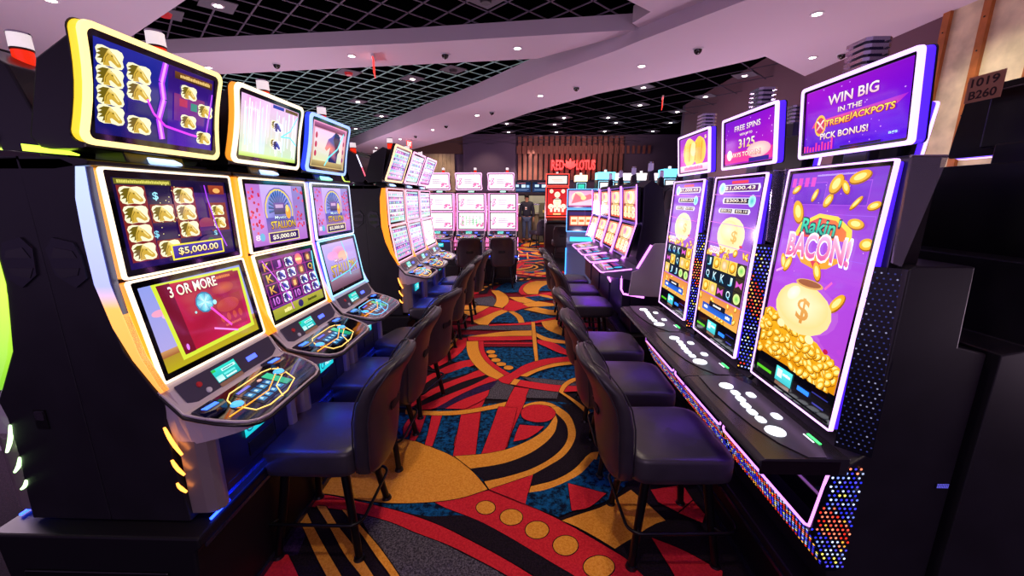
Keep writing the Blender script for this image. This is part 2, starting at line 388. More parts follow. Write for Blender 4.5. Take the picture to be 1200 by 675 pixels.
('G',[(0.068,3.179),(0.316,3.127),(0.291,3.013),(0.036,3.021)]),
('R',[(-0.902,3.325),(-0.788,3.557),(-0.63,3.753),(-0.528,3.8),(-0.467,3.67),(-0.614,3.541),(-0.789,3.401),(-0.884,3.187)]),
('K',[(-0.88,3.17),(-0.785,3.383),(-0.612,3.53),(-0.54,3.625),(-0.411,3.559),(-0.543,3.408),(-0.72,3.225),(-0.902,2.967)]),
('B',[(-0.746,3.75),(-0.623,4.225),(-0.513,3.824),(-0.63,3.753)]),
('B',[(-0.714,3.441),(-0.541,3.634),(-0.413,3.575),(-0.579,3.426),(-0.742,3.329)]),
('R',[(-0.925,2.895),(-0.72,3.225),(-0.543,3.408),(-0.411,3.559),(-0.333,3.451),(-0.527,3.299),(-0.697,3.11),(-0.8,2.97),(-0.867,2.841)]),
('K',[(-0.867,2.841),(-0.695,3.101),(-0.526,3.289),(-0.324,3.44),(-0.297,3.414),(-0.439,3.232),(-0.637,3.034),(-0.801,2.856)]),
('R',[(-0.801,2.856),(-0.637,3.034),(-0.439,3.232),(-0.297,3.414),(-0.219,3.343),(-0.375,3.217),(-0.558,3.006),(-0.683,2.832),(-0.801,2.802)]),
('P',[(-0.681,2.827),(-0.556,2.997),(-0.374,3.207),(-0.214,3.336),(-0.277,3.163),(-0.48,2.978),(-0.598,2.829)]),
('R',[(-0.598,2.829),(-0.48,2.978),(-0.276,3.153),(-0.294,3.013),(-0.444,2.825)]),
('O',[(-1.077,3.879),(-0.95,4.162),(-0.796,4.423),(-0.744,4.424),(-0.783,4.113),(-0.85,3.861),(-0.929,3.723)]),
('R',[(-0.747,4.442),(-0.651,4.457),(-0.623,4.225),(-0.662,3.963),(-0.751,3.727),(-0.858,3.563),(-0.937,3.679),(-0.831,3.862),(-0.764,4.113)]),
('G',[(-0.002,3.411),(0.272,3.363),(0.49,3.308),(0.482,3.249),(0.311,3.252),(0.125,3.299)]),
('R',[(-0.507,4.353),(-0.445,4.355),(-0.408,4.07),(-0.353,3.874),(-0.267,3.696),(-0.154,3.534),(-0.102,3.476),(-0.161,3.425),(-0.297,3.632),(-0.395,3.827),(-0.466,4.069)]),
('O',[(-0.638,4.338),(-0.507,4.353),(-0.466,4.069),(-0.395,3.827),(-0.297,3.632),(-0.162,3.436),(-0.219,3.35),(-0.333,3.451),(-0.434,3.607),(-0.531,3.823),(-0.597,4.065)]),
('O',[(-0.285,4.017),(-0.288,3.998),(-0.297,3.982),(-0.311,3.971),(-0.329,3.967),(-0.347,3.97),(-0.363,3.98),(-0.375,3.996),(-0.38,4.015),(-0.378,4.034),(-0.369,4.051),(-0.355,4.062),(-0.337,4.067),(-0.318,4.063),(-0.302,4.053),(-0.29,4.037)]),
('O',[(-0.259,3.905),(-0.261,3.887),(-0.27,3.872),(-0.285,3.861),(-0.302,3.857),(-0.32,3.86),(-0.335,3.87),(-0.347,3.885),(-0.352,3.903),(-0.35,3.921),(-0.341,3.937),(-0.327,3.948),(-0.309,3.952),(-0.291,3.949),(-0.275,3.939),(-0.264,3.924)]),
('O',[(-0.216,3.795),(-0.219,3.776),(-0.228,3.76),(-0.242,3.749),(-0.26,3.745),(-0.278,3.748),(-0.294,3.758),(-0.305,3.774),(-0.31,3.792),(-0.308,3.812),(-0.299,3.828),(-0.284,3.84),(-0.266,3.844),(-0.248,3.841),(-0.232,3.83),(-0.221,3.814)]),
('O',[(-0.156,3.695),(-0.159,3.677),(-0.168,3.661),(-0.183,3.651),(-0.201,3.647),(-0.219,3.65),(-0.235,3.66),(-0.246,3.674),(-0.251,3.692),(-0.249,3.711),(-0.239,3.727),(-0.224,3.737),(-0.206,3.742),(-0.187,3.738),(-0.171,3.728),(-0.16,3.713)]),
('O',[(-0.082,3.612),(-0.085,3.593),(-0.095,3.577),(-0.109,3.566),(-0.127,3.562),(-0.144,3.566),(-0.16,3.576),(-0.171,3.591),(-0.175,3.61),(-0.172,3.629),(-0.163,3.646),(-0.148,3.657),(-0.13,3.661),(-0.112,3.658),(-0.096,3.647),(-0.086,3.631)]),
('R',[(-0.119,3.258),(-0.034,3.355),(0.125,3.299),(0.311,3.252),(0.496,3.24),(0.593,3.259),(0.574,3.144),(0.483,3.141),(0.316,3.127),(0.152,3.165),(0.03,3.204),(-0.064,3.242)]),
('R',[(-0.219,3.35),(-0.161,3.425),(-0.102,3.484),(0.032,3.683),(0.214,3.82),(0.401,3.885),(0.626,3.924),(0.642,3.786),(0.507,3.782),(0.316,3.733),(0.135,3.602),(0.014,3.46),(-0.066,3.347),(-0.119,3.258),(-0.176,3.291)]),
('O',[(-0.018,3.429),(0.134,3.589),(0.315,3.72),(0.516,3.783),(0.608,3.798),(0.596,3.719),(0.507,3.708),(0.327,3.648),(0.167,3.542),(0.047,3.412)]),
('O',[(-0.104,3.258),(-0.066,3.365),(-0.01,3.348),(-0.048,3.242)]),
('O',[(0.316,3.127),(0.358,3.253),(0.433,3.36),(0.52,3.417),(0.605,3.438),(0.592,3.357),(0.511,3.344),(0.44,3.289),(0.384,3.203),(0.352,3.116),(0.41,3.031),(0.491,2.89),(0.53,2.785),(0.508,2.734),(0.459,2.862),(0.392,3.001)]),
('O',[(-0.649,4.487),(-0.436,4.588),(-0.181,4.693),(0.126,4.734),(0.122,4.539),(-0.175,4.519),(-0.427,4.493)]),
('R',[(-0.647,4.475),(0.122,4.526),(0.171,4.406),(-0.046,4.377),(-0.618,4.338)]),
('M',[(-0.437,4.332),(0.128,4.346),(0.133,4.179),(-0.421,4.165)]),
('R',[(-0.433,4.286),(0.127,4.3),(0.132,4.261),(-0.429,4.247)]),
('O',[(0.168,4.655),(0.308,4.464),(0.497,4.379),(0.646,4.348),(0.635,4.269),(0.487,4.282),(0.3,4.334),(0.174,4.509)]),
('R',[(0.181,4.406),(0.359,4.307),(0.526,4.019),(0.659,3.901),(0.584,3.89),(0.41,3.991),(0.252,4.193),(0.177,4.302)]),
('B',[(0.176,4.911),(0.266,4.877),(0.365,4.674),(0.51,4.499),(0.664,4.479),(0.649,4.372),(0.498,4.385),(0.308,4.47),(0.179,4.669)]),
('O',[(0.261,5.024),(0.459,5.029),(0.531,4.711),(0.682,4.617),(0.664,4.479),(0.511,4.512),(0.367,4.707),(0.288,4.878)]),
('G',[(-0.806,4.744),(-0.512,4.929),(0.132,4.961),(0.126,4.734),(-0.405,4.741)]),
('R',[(-1.213,7.199),(-0.81,7.56),(-0.698,7.751),(-0.76,7.324),(-0.742,6.69),(-0.889,6.591),(-1.204,6.582)]),
('K',[(-0.749,6.642),(-0.773,7.21),(-0.651,7.504),(-0.387,7.824),(0.009,8.034),(0.25,7.973),(-0.198,7.675),(-0.419,7.45),(-0.574,7.16),(-0.606,6.694)]),
('O',[(-0.761,6.93),(-0.734,7.036),(-0.675,7.017),(-0.702,6.911)]),
('O',[(-0.72,7.167),(-0.692,7.28),(-0.631,7.259),(-0.66,7.147)]),
('O',[(-0.634,7.362),(-0.604,7.481),(-0.541,7.458),(-0.573,7.34)]),
('O',[(-0.538,7.519),(-0.505,7.642),(-0.442,7.619),(-0.475,7.496)]),
('O',[(-0.417,7.632),(-0.381,7.759),(-0.318,7.735),(-0.354,7.609)]),
('O',[(-0.253,7.75),(-0.214,7.881),(-0.15,7.856),(-0.189,7.726)]),
('O',[(-0.071,7.858),(-0.029,7.992),(0.035,7.967),(-0.007,7.834)]),
('O',[(0.075,7.901),(0.119,8.037),(0.184,8.012),(0.138,7.877)]),
('B',[(-0.522,6.794),(-0.391,7.392),(-0.198,7.638),(0.153,7.773),(0.009,7.344),(-0.037,6.807),(-0.22,6.753)]),
('R',[(-0.061,6.857),(0.009,7.402),(0.166,7.774),(0.27,7.763),(0.11,7.523),(0.021,7.121),(0.032,6.809),(0.098,6.598),(-0.014,6.595)]),
('O',[(0.021,7.121),(0.11,7.523),(0.27,7.763),(0.479,7.769),(0.551,7.596),(0.348,7.184),(0.268,6.649),(0.099,6.645),(0.032,6.859)]),
('B',[(0.289,6.896),(0.362,7.218),(0.551,7.596),(0.629,7.36),(0.592,6.904)]),
('O',[(0.573,7.621),(0.774,7.854),(0.958,7.859),(0.883,7.425),(0.636,7.454)]),
('G',[(-0.779,6.321),(-0.501,6.508),(-0.412,6.161),(-0.441,5.83),(-0.746,5.952)]),
('R',[(0.009,6.475),(0.59,6.874),(0.84,6.83),(0.678,6.585),(0.229,6.481),(0.052,6.414)]),
('O',[(0.278,6.621),(0.41,6.578),(0.57,6.357),(0.502,6.312),(0.359,6.439)]),
('B',[(0.053,6.449),(0.275,6.528),(0.553,6.287),(0.304,6.205),(0.178,6.201)]),
('O',[(-0.897,5.871),(-0.79,5.896),(-0.49,5.829),(-0.602,5.554),(-0.702,5.354),(-0.84,5.35)]),
('R',[(-0.786,5.107),(-0.644,5.42),(-0.489,5.806),(-0.265,5.703),(-0.373,5.56),(-0.569,5.232),(-0.669,5.087)]),
('O',[(-0.669,5.087),(-0.569,5.232),(-0.373,5.56),(-0.283,5.667),(-0.201,5.565),(-0.323,5.364),(-0.4,5.147),(-0.443,4.924),(-0.556,4.943)]),
('B',[(-0.417,5.025),(-0.386,5.207),(-0.323,5.364),(-0.2,5.545),(-0.101,5.306),(-0.043,5.023)]),
('B',[(-0.125,5.581),(0.009,5.675),(0.197,5.475),(0.486,5.353),(0.424,5.258),(0.096,5.061),(0.035,5.082),(-0.009,5.34)]),
('O',[(-0.201,5.565),(-0.125,5.581),(-0.009,5.34),(0.035,5.042),(-0.043,5.023),(-0.082,5.276)]),
('R',[(-0.215,6.267),(-0.075,6.129),(0.05,5.972),(0.138,5.823),(0.009,5.725),(-0.106,5.581),(-0.281,5.632),(-0.253,5.888)]),
('O',[(-0.221,6.424),(0.031,6.431),(0.157,6.234),(0.218,6.136),(0.05,6.035),(-0.075,6.137)]),
('O',[(0.009,5.995),(0.261,6.162),(0.615,5.933),(0.49,5.884),(0.208,5.832),(0.089,5.829)]),
('B',[(0.207,5.81),(0.551,5.886),(0.704,5.658),(0.58,5.572),(0.397,5.671)]),
('O',[(0.028,5.675),(0.207,5.81),(0.397,5.671),(0.692,5.554),(0.672,5.377),(0.38,5.414),(0.199,5.541)]),
('R',[(-0.427,4.936),(0.044,5.031),(0.56,5.355),(0.699,5.296),(0.182,5.007),(0.111,4.95),(-0.423,4.892)]),
('O',[(-0.553,6.895),(-0.413,6.898),(-0.283,6.606),(-0.215,6.25),(-0.227,6.004),(-0.296,5.738),(-0.432,5.845),(-0.412,6.161),(-0.445,6.509),(-0.518,6.745)]),
('O',[(0.254,5.077),(0.491,5.2),(0.463,4.97),(0.52,4.613),(0.63,4.476),(0.593,4.431),(0.51,4.51),(0.394,4.634),(0.291,4.806)]),
('O',[(0.122,5.059),(0.169,5.06),(0.167,3.774),(0.134,3.759),(0.125,4.244)])]
# ------------------------------------------------------------------ pictures on the displays, with neon reflections drawn in as lines
HK = .66
def horse_card(a, u, v, s, gold=True):
    q = a.w/a.h
    bg, mane, face, lt = ('#f4eec4', '#6b5a10', '#c9a43a', '#f0dc8c') if gold else ('#e8e6f6', '#141a4a', '#28348c', '#6a86e0')
    rag = []
    for i in range(16):
        t = i/16*2*PI; r = s*(1.0 if i % 2 else .9)
        x = max(-.92, min(.92, 1.25*math.cos(t))); y = max(-.92, min(.92, 1.25*math.sin(t)))
        rag.append((u+x*r, v+y*r*q*HK))
    a.poly(rag, bg, 1.05)
    P = lambda L: [(u+x*s, v+y*s*q*HK) for x, y in L]
    a.poly(P([(-.1, .75), (-.5, .7), (-.85, .35), (-.6, .3), (-.9, 0), (-.6, -.05), (-.85, -.4), (-.5, -.3), (-.6, -.75), (0, -.3), (.15, .5)]), mane)
    a.poly(P([(-.05, .85), (.05, .55), (.3, .4), (.5, .0), (.75, -.4), (.72, -.62), (.5, -.7), (.28, -.5), (.05, -.3), (-.1, -.35), (0, -.8), (-.45, -.85), (-.42, -.2), (-.25, .35)]), [lt]*3+[face]*11)
    a.poly(P([(.2, .3), (.4, 0), (.6, -.35), (.5, -.4), (.25, 0)]), lt)
    a.ell(u+.12*s, v+.18*s*q*HK, .06*s, .05*s, mane, n=8)
    a.line(P([(-.1, .3), (-.3, -.1), (-.35, -.6)]), .02*s, mane)

def art_stallion_topper(a):
    a.rect(-1, -1, 1, 1, '#101060', '#1c2490'); a.rect(.1, -1, 1, 1, '#3a12a0', '#2a1060')
    for u, v in ((-.77, .68), (-.77, .27), (-.77, -.14), (-.77, -.55), (-.37, .53), (-.37, .12), (-.37, -.66)): horse_card(a, u, v, .2)
    a.rect(-.55, -.42, -.19, -.14, '#0a1a6a')
    for t, c in ((.05, '#b43cff'), (.02, '#f0a0ff')): a.line([(.05, 1), (-.02, .5), (.02, .1), (-.06, -.4), (0, -.9)], t, c)  # purple neon reflection drawn into the picture
    a.line([(-.25, .0), (-.15, -.3), (.05, -.55), (.5, -.65), (.9, -.7)], .018, '#e040ff')  # another reflected neon line, painted on
    a.rect(.2, -.35, .8, .35, '#5a1c8c', '#7a2a70'); a.rect(.3, .05, .45, .25, '#b03050'); a.rect(.52, -.0, .65, .2, '#1c8878')
    for u, v in ((.48, .45), (.48, -.32), (.82, .08), (.8, -.68)): horse_card(a, u, v, .17)
    a.rect(.2, .72, .95, .9, '#3c2410', '#704010'); a.text('~', .6, .82, .6, .09, '#e8c070')
    a.line([(.95, .6), (.9, .0), (.85, -.5)], .015, '#c050ff')  # reflected neon painted at the right edge
def art_stallion_upper(a):
    a.rect(-1, -1, 1, 1, '#1a0c50', '#100830'); a.rect(.0, -.4, 1, .7, '#2c1458', '#3a1a6a')
    a.rect(-.95, .86, -.1, .98, '#6a6418'); a.text('~', -.52, .92, .78, .07, '#d8d060')
    for u, v in ((-.74, .62), (-.74, .2), (-.74, -.22), (-.74, -.64), (-.33, .2), (-.33, -.64), (.08, .62), (.08, .2), (.08, -.22), (.72, .22), (.72, -.12)):
        a.rect(u-.2, v-.215, u+.2, v+.215, '#7a2420'); horse_card(a, u, v, .195 if u < .5 else .15)
    for i in range(26):
        t = random.random(); a.ell(-.35+random.uniform(-.1, .5), .2+random.uniform(-.6, .7), .008, .008, '#fff6a0', n=6)
    a.text('$', -.42, .6, .09, .2, '#a0e8ff'); a.text('$', -.52, -.28, .08, .18, '#80d0e8'); a.text('$', .58, -.4, .07, .16, '#80d0e8')
    a.rect(.58, .66, .92, .9, '#7a2a20', '#a04020'); a.ell(.75, .76, .08, .04, '#ffb060')
    a.ell(.42, -.12, .16, .1, '#8c3458'); a.rect(.26, -.3, .6, -.2, '#4a2068')
    a.ell(.45, -.62, .26, .12, '#3c2a5c'); a.ell(.45, -.58, .07, .05, '#286048')
    a.rect(-.34, -.95, .7, -.56, '#f6e040'); a.rect(-.31, -.91, .67, -.6, '#2a1a90', '#3424a8')
    a.text('$5,000.00', .18, -.755, .8, .2, '#fff8d0', '#f0c860', '#201040')
    a.line([(.5, .9), (.52, .55), (.62, -.2), (.78, -.8)], .012, '#b040ff')  # purple line: painted reflection of neon opposite
def art_three_or_more(a):
    a.rect(-1, -1, 1, 1, '#b0a0d8', '#8c98e0'); a.rect(-1, -1, 1, -.62, '#b4a418', '#a8882c'); a.rect(-1, -.66, 1, -.5, '#9c5a30', '#c8945c')
    a.ell(-.8, .35, .12, .05, '#f0a0c0'); a.ell(-.68, .25, .1, .05, '#f0b8d0')
    fr = [(-.72, .95), (.92, .86), (.86, -.72), (-.62, -.78)]
    a.poly([(-.79, 1.0), (.98, .94), (.93, -.82), (-.68, -.88)], '#c8d838', 1.1); a.poly(fr, ['#c01c48', '#8a1840', '#c82058', '#a81430'], 1.0)
    a.poly([(-.72, .95), (-.5, .95), (-.42, -.78), (-.62, -.78)], '#701028')
    a.rect(.12, .38, .8, .9, '#a0204a', '#8c1c34'); a.rect(.12, -.62, .8, .28, '#a82444', '#982038')
    a.ell(.46, .5, .25, .1, '#c86040', c2='#a83040'); a.text('~', .46, .8, .5, .08, '#e08048')
    for i in range(4): a.ell(.26+i*.14, -.3, .045, .07, '#c04838', n=10)
    a.ell(.46, .02, .26, .12, '#b43c3c'); a.text('~', .46, -.5, .36, .07, '#d06050')
    a.text('3 OR MORE', -.1, .74, .92, .26, '#ffffff', '#fff0c8', '#801030')
    a.ell(.0, .28, .18, .17, '#1c70a0', n=12)
    for i in range(10):
        t = i*2*PI/10; q = a.w/a.h
        a.poly([(0, .28), (.16*math.cos(t), .28+.15*math.sin(t)*q), (.16*math.cos(t+.6), .28+.15*math.sin(t+.6)*q)], ['#e0ffff', '#70e0f0', '#2890c8'] if i % 2 else ['#a0f0ff', '#1c80b0', '#60d8e8'])
    a.ell(.19, .2, .04, .04, '#a0e8f8'); a.ell(-.22, .1, .02, .02, '#a0e8f8')
    a.line([(.08, .1), (.4, -.55)], .02, '#ff50d0'); a.line([(.02, -.45), (.5, -.75)], .015, '#ff90f0'); a.ell(-.55, -.62, .025, .05, '#e080ff')  # pink lines are neon reflections painted over the panel
def art_waterfall(a):
    a.rect(-1, -1, 1, 1, '#c8e8b8', '#e8b8e8'); a.poly([(-.9, -.9), (-.2, -.9), (-.1, 1), (-.8, 1)], ['#e0f8d0', '#d0f0e8', '#f0c8f0', '#f0a8e0'])
    for i in range(34):
        u = random.uniform(-.95, .95); t = random.uniform(.006, .028); v0 = random.uniform(-1, -.2)
        a.rect(u, v0, u+t, random.uniform(.4, 1), random.choice(['#ffffff', '#e0fff8', '#fbe8ff', '#c8e8ff']), k=1.1)
    a.rect(-1, .0, -.3, 1, '#f0c0f0', '#e890e0', k=.9) if False else None
    for v in (.28, -.38):
        horse_card(a, .12, v, .15); horse_card(a, .22, v-.06, .17, False)
    a.rect(-.98, -1, .98, -.86, '#b8d860', '#d8f0a0')
    a.rect(.0, .86, .4, .98, '#2030a0'); a.rect(.45, .86, .95, .98, '#6a5030')
    a.line([(.95, .8), (.7, .2), (.35, -.1), (.7, -.05), (.98, -.3)], .014, '#70e8ff')
def art_gate(a, amount='$5,000.00'):
    a.rect(-1, -1, 1, 1, '#b06cc8', '#c8b0f0'); a.rect(-1, -.3, -.55, 1, '#d090d8', '#b070c8'); a.rect(.55, -.3, 1, 1, '#a06cc0', '#9080c8')
    for i in range(60):
        u = random.choice((-1, 1))*random.uniform(.62, .97); v = random.uniform(-.6, .95)
        a.ell(u, v, .035, .03, random.choice(['#d83058', '#f05878', '#b82048']), n=6)
    a.ell(0, .1, .52, .5, '#6c5cb0'); a.ell(0, .1, .5, .47, '#e8d060'); a.ell(0, .1, .46, .43, '#5a58b0', c2='#8890e0')
    a.rect(-.5, -.7, .5, -.1, '#8460a0', '#5a58b0')
    for i in range(14):
        t = PI*i/13; a.poly([(0, .15), (.38*math.cos(t), .15+.7*math.sin(t)), (.38*math.cos(t+.16), .15+.66*math.sin(t+.16))], ['#103058', '#3a80d0', '#183070'])
    a.rect(-.2, .0, .2, .4, '#182850', '#6048a0'); a.rect(-.14, .22, .14, .34, '#c0a0d0')
    a.ell(.3, .05, .1, .14, '#f0a830'); a.ell(.28, .2, .06, .08, '#f8d870')
    a.text('Mystic', .0, -.12, .42, .14, '#f0ffff', '#a0c8f0', '#302060', shear=.1); a.text('STALLION', .08, -.36, .9, .26, '#f8e040', '#b87818', '#301038')
    a.rect(-.5, -.95, .62, -.6, '#f0e080'); a.rect(-.47, -.92, .59, -.63, '#20105c'); a.text(amount, .06, -.78, .86, .17, '#fff8e0')
    a.text('8', -.84, -.72, .14, .18, '#ffe0f0'); a.ell(-.7, -.72, .08, .08, '#60b0d8')
def art_reels(a):
    a.rect(-1, -1, 1, 1, '#502080', '#803890'); a.rect(-.96, -.62, .98, .92, '#a03090'); 
    sym = [['K', 'J', 'H', 'W', 'G'], ['K', 'H', 'H', 'M', 'Q'], ['K', 'H', 'B', 'H', 'H'], ['10', 'H', '10', 'H', 'H']]
    for r in range(4):
        for c in range(5):
            u = -.78+c*.39; v = .72-r*.38
            a.rect(u-.18, v-.175, u+.18, v+.175, '#401c58' if c % 2 else '#301048')
            s = sym[r][c]
            if s == 'H': horse_card(a, u, v, .165, False)
            elif s in ('K', 'Q'): a.text(s, u, v, .2, .26, '#f0d060', '#c87838', '#200828')
            elif s in ('J', '10'): a.text(s, u, v, .2, .26, '#e090f0', '#b040c0', '#200828')
            elif s == 'W': a.ell(u, v, .15, .13, '#ffb030', c2='#f05890'); a.text('~', u, v, .24, .1, '#fff0a0')
            else: a.ell(u, v, .13, .12, '#d0703c', c2='#602048'); a.rect(u-.05, v-.1, u+.05, v+.08, '#f0c070')
    a.rect(-1, -1, 1, -.66, '#8c9428', '#b0a83c'); a.ell(0, -.82, .1, .08, '#302860'); a.text('~', -.5, -.82, .26, .14, '#fff0a0'); a.text('~', .5, -.82, .4, .1, '#202010')
    a.line([(.98, .9), (.9, .2), (.95, -.5)], .02, '#70f0ff'); a.line([(-.9, .95), (-.4, -.2), (-.3, -.9)], .012, '#e060ff')  # purple line is a neon reflection drawn over the reels
def art_stallion_logo(a):
    a.rect(-1, -1, 1, 1, '#8878c8', '#c8b0f0'); a.rect(-1, -1, 1, -.5, '#6a4458', '#9c7890')
    a.ell(-.1, .5, .42, .2, '#f090b8', c2='#e0a8d8'); a.ell(.1, .35, .3, .14, '#f8b8a8'); a.ell(-.5, .45, .3, .12, '#e8a0d8')
    a.text('Mystic', -.2, .2, .5, .16, '#fff0f8', '#e0a0e0', '#603060'); a.text('STALLION', .02, -.2, 1.55, .5, '#f8dc50', '#a86c18', '#38183c')
    a.line([(.2, 1), (.35, .2), (.3, -.6)], .016, '#60f0ff'); a.line([(-.9, -.55), (.3, -.4), (.95, -.1)], .014, '#60e8ff')
def art_blue_horse(a):
    a.rect(-1, -1, 1, 1, '#c8b070', '#e890c0'); a.rect(-.85, -.7, .8, .7, '#d8e0b0', '#f0c8e8')
    a.poly([(.3, .75), (.1, .5), (-.1, .35), (-.25, -.1), (-.15, -.2), (.05, .0), (0, -.45), (.0, -.7), (.5, -.7), (.55, .0), (.62, .45), (.5, .7)], ['#4858b0']*3+['#f08070']*3+['#182860']*6)
    a.poly([(.3, .8), (.6, .6), (.5, .2), (.62, -.1), (.45, -.4), (.35, 0), (.2, .4)], '#101840')
    for v in (.4, .0, -.4): a.ell(-.75, v, .06, .08, '#c03050'); a.ell(.85, v-.1, .05, .07, '#a02858')
    a.rect(-.9, -.96, .9, -.72, '#7c6838', '#b8a468'); a.rect(-.9, .74, .9, .95, '#6c3048', '#b05890')
    a.line([(.8, .8), (.5, .0), (0, -.5), (-.2, -.9)], .025, '#70f0ff')
def art_pale(kind):
    """pale pink and white game pictures of the farther machines"""
    def f(a):
        base = {'pink': ('#f8d8ea', '#fff2fa'), 'green': ('#d8f8dc', '#fff2fa'), 'teal': ('#a8d8e0', '#e8d8f0'), 'mix': ('#c890d8', '#b8e0e8')}[kind]
        a.rect(-1, -1, 1, 1, *base, k=1.5 if kind in ('pink', 'green') else 1.1)
        rr = random.Random(len(kind)*7+ord(kind[0]))
        if kind in ('pink', 'green'):
            for i in range(9): a.ell(rr.uniform(.4, .95), rr.uniform(-.8, -.3), .1, .07, '#f878b0', n=10)
            for i in range(6): a.ell(rr.uniform(-.95, -.6), rr.uniform(-.6, .6), .08, .08, '#f8a0c8', n=10); a.ell(rr.uniform(-.95, .9), rr.uniform(.6, .9), .05, .03, '#f8b8d8', n=8)
            a.ell(-.72, .3, .12, .12, '#e870b8'); a.ell(-.72, .3, .07, .07, '#fff0fa'); a.ell(-.72, -.15, .13, .13, '#e870b8'); a.ell(-.72, -.15, .07, .07, '#fff0fa')
            for k in range(3): a.line([(-.4, .3-.25*k), (.35+.1*k, .28-.25*k)], .02, '#707088'); a.line([(-.35, .22-.25*k), (.2, .2-.25*k)], .01, '#c89ab8')
        if kind == 'green':
            for c in range(6):
                for r in range(5):
                    if rr.random() < .8: a.ell(-.7+c*.28, .6-r*.25, .07, .06, rr.choice(['#70d880', '#50c870', '#b0e8a0', '#f0b0c8']), n=8)
        if kind in ('teal', 'mix'):
            cols = ['#58b8c8', '#f078c0', '#a058d0', '#fff0fa', '#384878', '#88e0d8', '#f8b0d8', '#b0f0b0']
            for r in range(7):
                v = -.9+r*.27
                a.rect(-.95, v, .95, v+.2, rr.choice(cols), rr.choice(cols))
                for c in range(7): a.rect(-.9+c*.27, v+.03, -.9+c*.27+rr.uniform(.08, .2), v+.16, rr.choice(cols))
    return f
def art_amber(a):
    a.rect(-1, -1, 1, 1, '#e06848', '#f8a0a8'); rr = random.Random(5)
    a.ell(.0, .45, .8, .42, '#f8a070', c2='#ffe0a8'); a.ell(.1, .5, .5, .26, '#ffd070', c2='#fff4d0', k=1.2); a.ell(-.2, .55, .25, .16, '#f070a0', c2='#ffc0d0')
    a.rect(-.92, -.1, .92, .06, '#803028'); a.text('~', 0, -.02, 1.3, .1, '#ffe080')
    a.rect(-.9, -.9, .9, -.16, '#a83428', '#c84838')
    for r in range(2):
        for c in range(3): u = -.6+c*.6; v = -.34-r*.36; a.rect(u-.27, v-.16, u+.27, v+.16, rr.choice(['#ffe9b0', '#ffd880'])); a.ell(u, v, .16, .14, rr.choice(['#f0a030', '#f06848', '#ffe060']), c2='#fff8d0', k=1.2)
    a.line([(-.95, -.95), (-.95, .95), (.95, .95), (.95, -.95), (-.95, -.95)], .02, '#ff6038')
def coins_over(a, rr, n, u0, u1, v0, v1, r=.11):
    for i in range(n): a.coin(rr.uniform(u0, u1), rr.uniform(v0, v1), r*rr.uniform(.7, 1.1), rr.uniform(-1.2, 1.2), rr.uniform(.35, .8))
